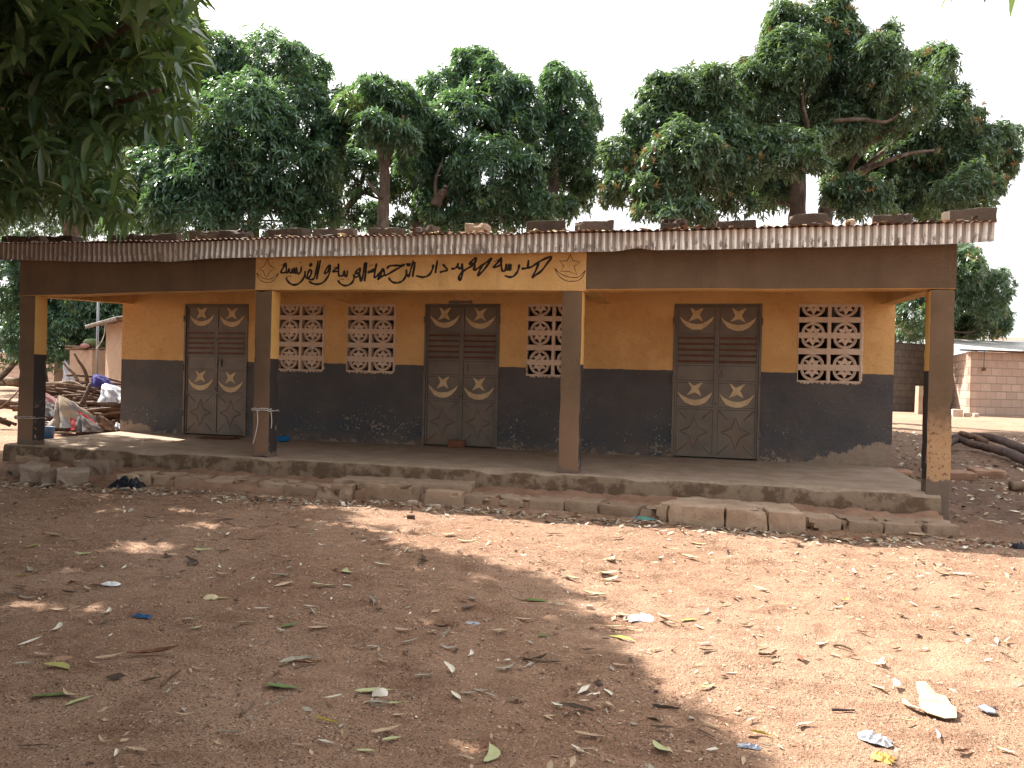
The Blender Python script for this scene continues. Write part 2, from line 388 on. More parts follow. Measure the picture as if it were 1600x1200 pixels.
def m_bark():
    m = Mat('bark', True); n = m.noise(6, 5, .7, m.scaled(1, 1, .3)); n2 = m.noise(2, 3)
    c = m.mix(m.sm(n, .35, .65), (.055, .040, .030), (.12, .088, .068)); c = m.mix(m.sm(n2, .5, .8), c, (.24, .20, .17))
    m.bump(n, .9, .04); return m.done(c, .95)
def m_masonry(name, a, b, mortar, bw, bh, wear):
    m = Mat(name); x, y, z = m.xyz()
    cb = m.t.nodes.new('ShaderNodeCombineXYZ'); m.lk(m.math('ADD', x, m.math('MULTIPLY', y, .9)), cb.inputs[0]); m.lk(z, cb.inputs[1])
    br = m.t.nodes.new('ShaderNodeTexBrick'); m.t.links.new(cb.outputs[0], br.inputs[0])
    br.inputs['Scale'].default_value = 1.0; br.inputs['Brick Width'].default_value = bw; br.inputs['Row Height'].default_value = bh
    br.inputs['Mortar Size'].default_value = .018; br.inputs['Mortar Smooth'].default_value = .3; br.inputs['Bias'].default_value = 0
    m.lk(a, br.inputs['Color1']); m.lk(b, br.inputs['Color2']); m.lk(mortar, br.inputs['Mortar'])
    n = m.noise(3, 5, .65); n2 = m.noise(14, 4, .65)
    c = m.mix(m.math('MULTIPLY', m.sm(n, .45, .7), .6), br.outputs['Color'], wear)
    c = m.mix(m.math('MULTIPLY', m.sm(n2, .5, .75), .35), c, tuple(q * .6 for q in a))
    m.bump(m.math('ADD', m.math('MULTIPLY', br.outputs['Fac'], -1.0), m.math('MULTIPLY', n2, .8)), .6, .03)
    return m.done(c, .93, spec=.1)

MT = dict(
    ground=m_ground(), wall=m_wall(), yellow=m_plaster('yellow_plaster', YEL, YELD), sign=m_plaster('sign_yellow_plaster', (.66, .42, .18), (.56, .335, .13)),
    brown=m_plaster('brown_plaster', BRN, BRND), pillar=m_pillar(), pillar_worn=m_pillar(True),
    floor=m_cement('veranda_cement', (.31, .225, .16), (.41, .31, .235), (.23, .155, .105), obj=False, edge=True),
    block=m_cement('earth_block', (.31, .21, .145), (.43, .315, .22), (.23, .15, .10)),
    stonegrey=m_cement('grey_stone', (.30, .22, .165), (.40, .31, .24), (.20, .14, .10)), stepcement=m_cement('step_cement', (.31, .215, .15), (.43, .32, .23), (.24, .16, .11), obj=False), block_tan=m_cement('tan_block', (.36, .245, .165), (.42, .30, .21), (.28, .18, .115)),
    roofblock=m_cement('mouldy_block', (.055, .040, .031), (.115, .085, .066), (.034, .025, .02)),
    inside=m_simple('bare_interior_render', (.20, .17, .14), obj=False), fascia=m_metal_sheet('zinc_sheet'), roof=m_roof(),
    door=m_door(), slat=m_simple('red_brown_slat', (.13, .055, .032), rough=.5, obj=False), emblem=m_simple('tan_emblem_paint', (.60, .45, .27), (.48, .34, .185), .6, 9, False, .1),
    lattice=m_cement('pink_cement_lattice', (.60, .455, .345), (.66, .52, .40), (.50, .35, .25), obj=False, spots=False),
    ink=m_simple('black_sign_paint', (.030, .022, .016), (.010, .009, .010), rough=.6, scale=5, bumps=.1, obj=False), thinink=m_simple('brown_sign_paint', (.055, .022, .012), rough=.6, bumps=.05),
    leaf_far=m_leaf('mango_leaf', (.022, .056, .042), (.080, .148, .104), (.25, .29, .06), .26, .31, (.14, .26, .06)),
    leaf_warm=m_leaf('mango_leaf_warm', (.024, .054, .038), (.088, .146, .098), (.25, .25, .07), .26, .31, (.15, .24, .06)),
    leaf_near=m_leaf('mango_leaf_close', (.022, .056, .030), (.072, .135, .062), (.19, .23, .05), .24, .27, (.17, .26, .04)),
    blossom=m_simple('dry_panicle', (.50, .36, .18), (.38, .25, .11), rough=.9), bark=m_bark(),
    pinkwall=m_masonry('pink_block_wall', (.46, .34, .27), (.38, .27, .215), (.27, .20, .16), .56, .27, (.36, .27, .20)),
    greywall=m_masonry('grey_block_wall', (.16, .14, .125), (.125, .11, .10), (.085, .075, .068), .52, .26, (.20, .165, .13)),
    mud=m_cement('mud_render', (.30, .21, .15), (.37, .265, .19), (.24, .16, .11), obj=False),
    log=m_simple('weathered_wood', (.15, .088, .056), (.07, .04, .027), rough=.9, scale=7, bumps=.9),
    zinc=m_simple('dull_zinc', (.40, .35, .31), (.24, .18, .15), .5, 3, False, .1, .2), stick=m_simple('pale_dry_wood', (.21, .145, .098), (.12, .077, .05), rough=.9, scale=9, bumps=.6),
    darklog=m_simple('dark_wet_wood', (.085, .052, .042), (.045, .028, .024), rough=.85, scale=6, bumps=.9),
    white_sheet=m_simple('bright_zinc', (.72, .70, .68), (.6, .57, .54), .5, 4, False, .1, .2),
    cream=m_simple('cream_cloth', (.30, .235, .165), (.13, .135, .16), .9, 3.4), red=m_simple('red_cloth', (.45, .05, .05), (.22, .03, .03), .9, 6),
    white=m_simple('white_plastic', (.46, .45, .46), (.26, .29, .36), .5, 8), blue=m_simple('blue_plastic', (.035, .10, .22), (.03, .07, .16), .4, 5),
    bowlblue=m_simple('bright_blue_plastic', (.02, .16, .36), (.02, .12, .28), .3, 5), navy=m_simple('violet_cloth', (.045, .04, .20), (.03, .025, .11), .9, 5),
    pink=m_simple('faded_pink_cloth', (.34, .18, .18), (.24, .13, .13), .9, 5), greyc=m_simple('grey_cloth', (.15, .13, .115), (.085, .085, .10), .9, 5),
    blackp=m_simple('black_plastic', (.012, .013, .018), (.02, .02, .026), .3, 8), green=m_simple('green_plastic', (.05, .22, .14), (.12, .16, .24), .35, 14),
    card=m_simple('cardboard', (.46, .36, .25), (.33, .24, .155), .9, 16, bumps=.7), slate=m_simple('grey_scrap', (.20, .22, .26), None, .6, 8), paper=m_simple('paper', (.80, .78, .78), (.66, .62, .62), .8, 9),
    yel=m_simple('yellow_rag', (.62, .42, .13), (.45, .27, .07), .9, 9), brick=m_simple('red_brick', (.20, .085, .05), (.14, .055, .035), .95, 14, True, .6),
    rope=m_simple('white_rope', (.62, .58, .54), None, .9, 30), mat_=m_simple('brown_doormat', (.14, .06, .035), (.09, .04, .025), .95, 20),
    post=m_simple('galvanised_post', (.26, .27, .28), None, .4, 5, True, .05, .6), melon=m_simple('green_bundle', (.06, .10, .035), (.13, .16, .075), .6, 3),
    stone=m_simple('pale_stone', (.50, .38, .29), (.4, .29, .21), .9, 9, True, .5), soil=m_simple('packed_soil', (.30, .175, .115), (.22, .125, .08), .95, 5, True, .7),
    L_green=m_simple('leaf_green', (.075, .135, .022), (.11, .14, .03), .45, 9), L_lime=m_simple('leaf_lime', (.30, .31, .075), (.34, .27, .08), .5, 9),
    L_pale=m_simple('leaf_pale_green', (.42, .44, .22), (.36, .35, .17), .6, 12), L_tan=m_simple('leaf_tan', (.50, .37, .25), (.36, .25, .16), .8, 12),
    L_grey=m_simple('leaf_grey', (.36, .32, .25), (.25, .215, .16), .8, 12), L_brown=m_simple('leaf_brown', (.19, .085, .045), (.12, .055, .032), .75, 12),
    L_dark=m_simple('leaf_dark', (.085, .055, .038), (.055, .038, .028), .8, 12), L_cream=m_simple('leaf_cream', (.62, .52, .33), (.52, .42, .25), .75, 12),
    L_white=m_simple('leaf_bleached', (.72, .66, .55), (.6, .54, .44), .8, 12), L_yellow=m_simple('leaf_yellow', (.42, .33, .06), (.34, .26, .05), .5, 9),
)

# ------------------------------------------------------------------ ground
def make_ground():
    xs = np.concatenate([-np.geomspace(12, 900, 22)[::-1], np.arange(-11, 8.01, .036), np.geomspace(9, 900, 24)])
    ys = np.concatenate([-np.geomspace(12, 900, 12)[::-1], np.arange(-9.2, .6, .034), np.arange(.7, 24, .35), np.geomspace(25, 900, 24)])
    X, Y = np.meshgrid(xs, ys); Z = gz(X, Y)
    for _ in range(420):                          # scuffs and footprints
        cx, cy, a = rng.uniform(-8, 6), rng.uniform(-8, -1.5), rng.uniform(0, 3.14); i0, i1 = np.searchsorted(xs, (cx - .4, cx + .4)); j0, j1 = np.searchsorted(ys, (cy - .4, cy + .4))
        dx = X[j0:j1, i0:i1] - cx; dy = Y[j0:j1, i0:i1] - cy; p = (dx * math.cos(a) + dy * math.sin(a)) / .11; q = (-dx * math.sin(a) + dy * math.cos(a)) / .05; r2 = p * p + q * q
        Z[j0:j1, i0:i1] += rng.uniform(.006, .016) * (-np.exp(-r2) + .55 * np.exp(-(np.sqrt(r2) - 1.5) ** 2 * 4))
    n, m = X.shape; idx = np.arange(n * m).reshape(n, m)
    q = np.stack([idx[:-1, :-1], idx[:-1, 1:], idx[1:, 1:], idx[1:, :-1]], -1).reshape(-1, 4)
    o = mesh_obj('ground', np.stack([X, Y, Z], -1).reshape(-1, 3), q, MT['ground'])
    tag(o, 'bare red-brown dirt yard in front of the school', 'ground', kind='structure')
make_ground()

# ------------------------------------------------------------------ the school building
WY = 2.713                                       # face of the classroom wall behind the veranda
P = [(-7.476, -7.215), (-3.8386, -3.6063), (.0848, .3171), (3.8938, 4.1241)]
DX = [-6.8906, -2.5894, 1.2079]; DW = 1.2113; DH = 2.2
WX = [(-5.95, -5.1272 + .8223), (-3.9022, -3.08), (-.9559, -.1336), (2.8936, 3.7159)]
WX[0] = (-5.1272, -4.3049); ZB, ZT = 1.1154, 2.1941
ROOFX = (-8.25, 4.43); EY = -.25
fx_ = [-9, -7.5, -6, -5, -4.3, -3.3, -1.2, 1, 2.9, 4.05, 4.5]
fb_ = [2.51, 2.50, 2.447, 2.434, 2.470, 2.472, 2.476, 2.476, 2.482, 2.492, 2.51]
ft_ = [2.72, 2.714, 2.69, 2.674, 2.682, 2.695, 2.694, 2.675, 2.688, 2.695, 2.70]
def eave_z(x): return np.interp(x, fx_, ft_) + .012
def roof_z(x, y): return eave_z(x) + .055 * (np.asarray(y) - EY)

school = thing('school_building', 'long single-storey school with yellow and grey walls, brown veranda beams and a zinc roof edge', 'school building', (-1.7, WY, 0))

def pierced_wall(name, xs, holes, zt, y0, y1, mat, parent):
    xs = sorted(set(xs)); zs = sorted(set([-.25, 0.0, zt] + [h[2] for h in holes] + [h[3] for h in holes]))
    def solid(i, k):
        if i < 0 or k < 0 or i >= len(xs) - 1 or k >= len(zs) - 1: return False
        cx, cz = (xs[i] + xs[i + 1]) / 2, (zs[k] + zs[k + 1]) / 2
        return not any(h[0] < cx < h[1] and h[2] < cz < h[3] for h in holes)
    mb = MB()
    for i in range(len(xs) - 1):
        for k in range(len(zs) - 1):
            if not solid(i, k): continue
            a, b, c, d = xs[i], xs[i + 1], zs[k], zs[k + 1]
            mb.add([(a, y0, c), (b, y0, c), (b, y0, d), (a, y0, d)], [(0, 1, 2, 3)]); mb.add([(a, y1, c), (b, y1, c), (b, y1, d), (a, y1, d)], [(3, 2, 1, 0)])
            if not solid(i - 1, k): mb.add([(a, y0, c), (a, y1, c), (a, y1, d), (a, y0, d)], [(3, 2, 1, 0)])
            if not solid(i + 1, k): mb.add([(b, y0, c), (b, y1, c), (b, y1, d), (b, y0, d)], [(0, 1, 2, 3)])
            if not solid(i, k - 1): mb.add([(a, y0, c), (b, y0, c), (b, y1, c), (a, y1, c)], [(3, 2, 1, 0)])
            if not solid(i, k + 1): mb.add([(a, y0, d), (b, y0, d), (b, y1, d), (a, y1, d)], [(0, 1, 2, 3)])
    o = mb.build(name, mat, parent)
    bm = bmesh.new(); bm.from_mesh(o.data); bmesh.ops.remove_doubles(bm, verts=bm.verts, dist=1e-4); bmesh.ops.recalc_face_normals(bm, faces=bm.faces); bm.to_mesh(o.data); bm.free()
    return o
WL, WR = -8.1315, 4.1229
holes = [(x, x + DW, 0.0, DH) for x in DX] + [(a, b, ZB, ZT) for a, b in WX]
pierced_wall('wall', [WL, WR] + [h[0] for h in holes] + [h[1] for h in holes], holes, 2.84, WY, WY + .17, MT['wall'], school)
mb = MB(); mb.box(WL, WL + .17, WY + .172, 8.6, -.3, 2.84); tag(mb.build('wall', MT['mud'], school), 'mud rendered end wall')
mb = MB(); mb.box(WR - .17, WR, WY + .172, 8.6, -.3, 2.84); mb.build('wall', MT['mud'], school)
mb = MB(); mb.box(WL, WR, 8.602, 8.77, -.3, 2.84); mb.build('wall', MT['inside'], school)
for xa in (-4.6, .2):
    mb = MB(); mb.box(xa, xa + .15, WY + .172, 8.6, -.3, 2.84); mb.build('partition_wall', MT['inside'], school)
for xa, xb in ((WL + .172, -4.602), (-4.448, .198), (.352, WR - .172)):
    mb = MB(); mb.box(xa, xb, WY + .172, 8.6, -.29, -.02); mb.build('interior_floor', MT['floor'], school)

# veranda floor slab with a worn nosing
def make_slab():
    n = 150; prof = [(-.012, -.32), (-.01, -.16), (.0, -.05), (.008, -.018), (.03, -.002), (.08, 0.0), (.4, 0.001), (1.2, .002), (2.0, 0.0), (2.77, 0.0), (2.77, -.32)]
    vs = []; N = len(prof)
    for i in range(n + 1):
        t = i / n; xf = -7.63 + (4.03 + 7.63) * t; xb = -8.12 + (4.11 + 8.12) * t
        w = .022 * float(vnoise(xf * 2.2, 0.3, 9)) + .012 * float(vnoise(xf * 9, 3.3, 9))
        for k, (d, z) in enumerate(prof):
            s = min(1, d / 2.77) if d > 0 else 0
            x = xf * (1 - s) + xb * s; y = -.06 + d + (w if d < .5 else 0)
            if k in (1, 2): y += .016 * float(vnoise(xf * 6, z * 9, 4))
            zz = z
            if z > -.06: zz += .006 * float(vnoise(xf * 5, d * 4, 5)) - (.022 * max(0, float(vnoise(xf * 3.1, 8.8, 6)) - .12) * (6 if k in (3, 4) else 0))
            vs.append((x, y, zz))
    f = []
    for i in range(n):
        for k in range(N - 1): f.append((i * N + k, (i + 1) * N + k, (i + 1) * N + k + 1, i * N + k + 1))
        f.append((i * N + N - 1, (i + 1) * N + N - 1, (i + 1) * N, i * N))
    mb = MB(); mb.add(vs, f, 0, True); mb.add([vs[k] for k in range(N)], [tuple(range(N))]); mb.add([vs[n * N + k] for k in range(N)], [tuple(range(N - 1, -1, -1))])
    o = mb.build('veranda_floor', MT['floor'], school); o.data.set_sharp_from_angle(angle=math.radians(50))
make_slab()

# pillars
rough_box('pillar', MT['pillar'], P[0][0], P[0][1], 0.0, .21, -.004, 2.045, school, 1, .012, .006, .07, 6, chips=.018)
rough_box('pillar', MT['pillar'], P[1][0], P[1][1], 0.0, .20, -.004, 2.094, school, 2, .012, .006, .07, 6, chips=.03)
rough_box('pillar', MT['pillar'], P[2][0], P[2][1], 0.0, .19, -.004, 2.070, school, 3, .010, .005, .07, 6, chips=.02)
tag(rough_box('pillar', MT['pillar_worn'], P[3][0], P[3][1], -.004, .20, -.33, 2.066, school, 4, .012, .007, .07, 6, chips=.035), 'corner pillar worn to tan low down with a bare grey foot')

# beams: brown, yellow sign, brown; their undersides and backs are yellow
def beam(name, x0, x1, zb, zt, y0, y1, front, parent, wob=0.0, n=24):
    mb = MB(); vs = []
    for i in range(n + 1):
        x = x0 + (x1 - x0) * i / n; b = np.interp(x, [x0, x1], zb) + wob * float(vnoise(x * 1.7, 2.2, 12))
        vs += [(x, y0, zt), (x, y0, b + .006), (x, y0 + .008, b), (x, y1, b), (x, y1, zt)]
    for i in range(n):
        a = i * 5; c = a + 5
        for k in range(4): mb.add([vs[a + k], vs[a + k + 1], vs[c + k + 1], vs[c + k]], [(0, 1, 2, 3)], 0 if k == 0 else 1)
        mb.add([vs[a + 4], vs[a], vs[c], vs[c + 4]], [(0, 1, 2, 3)], 1)
    for a in (0, n * 5): mb.add(vs[a:a + 5], [(0, 1, 2, 3, 4)], 1 if False else 0)
    return mb.build(name, [front, MT['yellow']], parent)
b1 = beam('beam', P[0][0] - .004, -3.842, (2.035, 2.100), 2.665, -.003, .205, MT['brown'], school, .012); tag(b1, 'brown beam over the left bay')
sign_beam = beam('sign_beam', -3.840, .352, (2.094, 2.070), 2.665, -.007, .200, MT['sign'], school, .016)
tag(sign_beam, 'yellow beam painted with black Arabic writing')
b3 = beam('beam', .354, P[3][1] + .003, (2.086, 2.070), 2.665, -.003, .205, MT['brown'], school, .010); tag(b3, 'brown beam over the right bay')
mb = MB()
mb.hexa([(-7.47, .207, 2.04), (-7.26, .207, 2.04), (-7.93, WY - .003, 2.20), (-8.125, WY - .003, 2.20)], [(-7.47, .207, 2.70), (-7.26, .207, 2.70), (-7.93, WY - .003, 2.82), (-8.125, WY - .003, 2.82)])
mb.build('beam', MT['yellow'], school)
mb = MB()
mb.hexa([(3.905, .207, 2.085), (4.12, .207, 2.085), (4.12, WY - .003, 2.19), (3.96, WY - .003, 2.19)], [(3.905, .207, 2.70), (4.12, .207, 2.70), (4.12, WY - .003, 2.82), (3.96, WY - .003, 2.82)])
mb.build('beam', MT['yellow'], school)
for k, x in enumerate((-3.73, .20)):             # cross beams from the inner pillars back to the wall
    mb = MB(); mb.box(x - .09, x + .09, .207, WY - .003, 2.20, 2.78); mb.build('beam', MT['yellow'], school)

# corrugated roof and the upright corrugated sheet along its edge
def make_roof():
    pitch = .0765; xs = np.arange(ROOFX[0], ROOFX[1], pitch / 8); ys = np.array([EY - .03, EY + .02, EY + .15, .4, 1.2, 2.6, 4.5, 6.6, 9.0])
    X, Y = np.meshgrid(xs, ys)
    Z = roof_z(X, Y) + .009 * np.cos(2 * math.pi * X / pitch) + .012 * vnoise(X * 1.9, Y * .8, 21) * 2
    edge = np.exp(-((Y - EY) / .12) ** 2); Z = Z + edge * (.020 * vnoise(X * 4.2, X * 0, 22) - .012 * (vnoise(X * 1.3, X * 0 + 4, 23) > .2))
    Y = Y + edge * .03 * vnoise(X * 2.4, X * 0 + 7, 24)
    n, m = X.shape; idx = np.arange(n * m).reshape(n, m)
    q = np.stack([idx[:-1, :-1], idx[:-1, 1:], idx[1:, 1:], idx[1:, :-1]], -1).reshape(-1, 4)
    r = mesh_obj('roof', np.stack([X, Y, Z], -1).reshape(-1, 3), q, MT['roof'], school)
    xs = np.arange(ROOFX[0] + .02, ROOFX[1] - .03, pitch / 8); ts = np.linspace(0, 1, 7)
    X, T = np.meshgrid(xs, ts); zb = np.interp(X, fx_, fb_) + .006 * vnoise(X * 3.1, X * 0, 31); zt = np.interp(X, fx_, ft_) + .002
    amp = np.full_like(X, .0125)
    dent = np.zeros_like(X)
    for cx, w, t0, s in ((-2.45, .17, .35, .035), (-2.0, .05, .6, .02), (-.55, .10, .35, .03), (.95, .17, 0.0, .03), (-3.55, .05, .4, .02), (-1.0, .05, .3, .018), (3.75, .12, .1, .02), (-4.9, .3, .2, .02)):
        g = np.exp(-((X - cx) / w) ** 2 - ((T - t0) / .45) ** 2); amp = amp * (1 - .75 * g); dent += s * g
    zb = zb + .03 * np.exp(-((X - .93) / .14) ** 2) + .012 * np.exp(-((X + 5.3) / .3) ** 2)
    Z = zb + (zt - zb) * T
    ph = X + .014 * vnoise(X * .9, T * 1.5, 33)
    Yf = EY + .035 + amp * np.cos(2 * math.pi * ph / pitch) + dent * .7 + .02 * vnoise(X * 1.1, T * 1.2, 34)
    n, m = X.shape; idx = np.arange(n * m).reshape(n, m)
    q = np.stack([idx[:-1, :-1], idx[:-1, 1:], idx[1:, 1:], idx[1:, :-1]], -1).reshape(-1, 4)
    tn = .5 + .5 * np.cos(2 * math.pi * ph / pitch + .9) * (amp / .0125)  # wave phase that places the painted light and dark stripes
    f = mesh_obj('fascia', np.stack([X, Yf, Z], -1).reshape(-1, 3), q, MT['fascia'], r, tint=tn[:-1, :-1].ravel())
    tag(f, 'upright corrugated zinc strip, darker at the left end')
    for y in (.05, 1.4, WY - .15):
        mb = MB(); mb.box(ROOFX[0] + .1, ROOFX[1] - .1, y, y + .05, 2.668 + .055 * (y + .25) - .002, 2.668 + .055 * (y + .25) + .018)
        mb.build('purlin', MT['log'], r)
make_roof()

# doors
XSTAR = [(-.088, .118), (-.012, .050), (.096, .112), (.040, .004), (.082, -.102), (.004, -.052), (-.098, -.098), (-.044, .002)]
def crescent(w, s=1.0):
    o = [(-w, .105), (-w * .86, .03), (-w * .60, -.055), (-w * .28, -.095), (0, -.105), (w * .28, -.095), (w * .60, -.052), (w * .86, .032), (w, .108)]
    i = [(w * .68, .040), (w * .34, -.004), (0, -.018), (-w * .34, -.006), (-w * .68, .036)]
    return [(x, z * s) for x, z in o + i]
def ridge(mb, pts, y, w=.010, h=.009):
    for (xa, za), (xb, zb) in zip(pts[:-1], pts[1:]):
        dx, dz = xb - xa, zb - za; L = math.hypot(dx, dz) + 1e-9; nx, nz = -dz / L * w, dx / L * w
        mb.add([(xa + nx, y, za + nz), (xb + nx, y, zb + nz), (xb - nx, y, zb - nz), (xa - nx, y, za - nz), (xa, y - h, za), (xb, y - h, zb)],
               [(0, 1, 5, 4), (2, 3, 4, 5), (0, 4, 3), (1, 2, 5)])
def make_door(x0, k):
    d = thing('door', None, None, (x0 + DW / 2 - school.location.x, WY + .05 - school.location.y, 0)); d.parent = school
    mb = MB(); y0, y1 = WY - .012, WY + .07; t = .032
    mb.box(x0 + .003, x0 + t, y0, y1, 0.006, DH - .003); mb.box(x0 + DW - t, x0 + DW - .003, y0, y1, 0.006, DH - .003)
    mb.box(x0 + t + .001, x0 + DW - t - .001, y0 + .002, y1 - .002, DH - t, DH - .004)
    for z in (.35, 1.12, 1.95):
        for xx in (x0 - .008, x0 + DW - .008): mb.tube([(xx + .008, y0 - .008, z - .05), (xx + .008, y0 - .008, z + .05)], .011, 8)
    mb.build('door_frame', MT['door'], d)
    yf = WY + .012                               # face of the leaves
    half = DW / 2
    for s in (0, 1):
        a = x0 + t + .004 if s == 0 else x0 + half + .006; b = x0 + half - .006 if s == 0 else x0 + DW - t - .004
        zb, zt = .022, DH - t - .006; cx = (a + b) / 2; r = .026
        mb = MB(); mb.box(a, b, yf + .012, yf + .045, zb, zt)                    # sheet
        mb.box(a, a + r, yf, yf + .0118, zb, zt); mb.box(b - r, b, yf, yf + .0118, zb, zt)
        bars = [zb + r / 2, .712, 1.09, 1.335, zt - r / 2]
        for z in (.712, 1.09, 1.335):
            for e in (-1, 1): mb.box(a + r + .004, b - r - .004, yf + .0095, yf + .0116, z + e * (r / 2 + .0035) - .003, z + e * (r / 2 + .0035) + .003, 2)  # dark strips stand in for shade in the grooves beside the bars
        for xx in (a + r + .003, b - r - .003): mb.box(xx - .0025, xx + .0025, yf + .0096, yf + .0114, zb + r + .008, zt - r - .008, 2)  # same painted groove shade along the upright rails
        for z in bars: mb.box(a + r + .0005, b - r - .0005, yf + .001, yf + .0119, z - r / 2, z + r / 2)
        # louvres between the top emblem and the middle panel
        z0, z1 = 1.362, 1.78
        mb.box(a + r + .001, b - r - .001, yf + .001, yf + .0117, z1, z1 + .02)
        for q in range(5):
            zc = z0 + (z1 - z0) * (q + .5) / 5; hh = (z1 - z0) / 10
            mb.add([(a + r + .006, yf - .002, zc - hh * .25), (b - r - .006, yf - .002, zc - hh * .25), (b - r - .006, yf + .004, zc + hh * .95), (a + r + .006, yf + .004, zc + hh * .95)], [(0, 1, 2, 3)], 0)
            mb.add([(a + r + .006, yf - .002, zc - hh * .25), (b - r - .006, yf - .002, zc - hh * .25), (b - r - .006, yf + .009, zc - hh * .98), (a + r + .006, yf + .009, zc - hh * .98)], [(3, 2, 1, 0)], 1)
        # pressed star and corner ridges of the bottom panel
        ze = (zb + .725) / 2 + .004; px, pz = (b - a) / 2 - r, (.725 - zb) / 2 - r; yp = yf + .0121
        st = [(0, .225), (.062, .06), (.20, .0), (.062, -.06), (0, -.225), (-.062, -.06), (-.20, 0), (-.062, .06), (0, .225)]
        ridge(mb, [(cx + x, ze + z) for x, z in st], yp, .011, .007)
        for sx in (-1, 1):
            for sz in (-1, 1): ridge(mb, [(cx + sx * px, ze + sz * pz), (cx + sx * px * .42, ze + sz * pz * .56)], yp, .013, .007)
        leaf = mb.build('door_leaf', [MT['door'], MT['slat'], MT['blackp']], d)
        j = rnd.uniform
        for zs, zc in ((2.045, 1.925), (.982, .845)) if s == 0 else ((2.035, 1.915), (.968, .828)):
            o1 = MB(); o1.prism([(cx + x * 1.12 + j(-.006, .006), zs + z * .98 + j(-.006, .006)) for x, z in XSTAR], yf + .004, yf + .0116); o1.build('star_emblem', MT['emblem'], d)
            o2 = MB(); o2.prism([(cx + x + j(-.004, .004), zc + z + j(-.004, .004)) for x, z in crescent(.242, .92)], yf + .003, yf + .0114); o2.build('crescent_emblem', MT['emblem'], d)
    mb = MB(); xh = x0 + half
    mb.box(xh + .085, xh + .105, yf - .018, yf + .0115, 1.165, 1.27); mb.box(xh + .079, xh + .111, yf - .005, yf + .0112, 1.15, 1.285)
    mb.build('handle', MT['door'], d)
    for xx, zz, rr, mm in ((xh + .03, 1.23, .013, 'post'), (xh, 1.60, .015, 'door'), (xh, .78, .016, 'door')):
        mb = MB(); mb.tube([(xx, yf - .012, zz), (xx, yf + .0105, zz)], rr, 10); mb.build('lock', MT[mm], d)
    mb = MB(); mb.box(xh - .005, xh + .005, yf + .002, yf + .011, .03, DH - .045); mb.build('meeting_strip', MT['door'], d)
for k, x in enumerate(DX): make_door(x, k)
rough_box('plaster_scar', MT['inside'], -2.2, -1.83, WY - .012, WY + .01, 2.203, 2.245, school, 5, .01, .012, .03, 12, chips=.05)

# pierced cement windows
def make_window(x0, x1, k):
    w = thing('window', None, None, ((x0 + x1) / 2 - school.location.x, WY - school.location.y, ZB)); w.parent = school
    s = (x1 - x0) / .8223; cw = .372 * s; bar = .026
    cols = [(x0 + .012, x0 + .012 + cw), (x1 - .022 - cw, x1 - .022)]
    H = ZT - ZB; rows = [(.040, .180, -1), (.252, .392, 1), (.470, .610, -1), (.690, .830, 1), (.912, 1.052, -1)]   # measured down from the top
    rows = [(ZT - a * H / 1.079, ZT - b * H / 1.079, d) for a, b, d in rows]
    mb = MB(); ya, yb = WY - .008, WY + .10
    xs = [x0 + .002, cols[0][0], cols[0][1], cols[1][0], cols[1][1], x1 - .002]
    for i in (0, 2, 4): mb.box(xs[i], xs[i + 1], ya, yb, ZB + .002, ZT - .002)
    zs = [ZT - .002] + [z for r in rows for z in r[:2]] + [ZB + .002]
    for i in range(0, len(zs), 2):
        for c in cols:
            jj = rnd.uniform(-.003, .003)
            mb.box(c[0] + .0005, c[1] - .0005, ya + .003 + jj, yb - .003, zs[i + 1], zs[i])
    mb.build('frame', MT['lattice'], w)
    mb = MB()
    x = x0
    while x < x1 - .07:                           # mortar squeezed out round the opening
        x += rnd.uniform(.03, .075); mb.add([(x, WY - .012, ZB - .004), (x + .045, WY - .012, ZB - .004), (x + .04, WY - .002, ZB - .008 - rnd.random() * .02), (x + .006, WY - .002, ZB - .008 - rnd.random() * .02), (x, WY - .001, ZB + .001), (x + .045, WY - .001, ZB + .001)], [(0, 1, 2, 3), (0, 4, 5, 1)])
    for i in range(18):
        z = ZB + .03 + i * .057; e = .012 + rnd.random() * .014
        mb.add([(x1 - .004, WY - .012, z), (x1 + e, WY - .002, z + .004), (x1 + e * .8, WY - .002, z + .05), (x1 - .004, WY - .012, z + .054)], [(0, 1, 2, 3)])
    mb.build('mortar_edge', MT['lattice'], w)
    for c in cols:
        cx = (c[0] + c[1]) / 2
        for zt, zb, d in rows:
            mb = MB(); h = zt - zb; zc = zb - .002 if d > 0 else zt + .002; R = h + .006; sx = s * 1.02; R = min(R, cw / 2 - .02)
            kx = R * sx; ky = h + .003
            def arc(r0, r1, y0, y1, n=14):
                for i in range(n):
                    a0, a1 = math.pi * i / n, math.pi * (i + 1) / n
                    mb.prism([(cx + kx * r * math.cos(a), zc + d * ky * r * math.sin(a)) for r, a in ((r0, a0), (r1, a0), (r1, a1), (r0, a1))], y0, y1)
            arc(.90, 1.0, WY + .004, WY + .085); arc(.76, .86, WY + .010, WY + .08); arc(.859, .901, WY + .022, WY + .075)
            q = [(.40, .0), (.68, .42), (.24, .36), (0, .775), (-.24, .36), (-.68, .42), (-.40, 0), (-.13, 0), (0, .17), (.13, 0)]
            mb.prism([(cx + kx * x, zc + d * ky * z) for x, z in q], WY + .012, WY + .07)
            mb.build('star_grille', MT['lattice'], w)
for k, (a, b) in enumerate(WX): make_window(a, b, k)

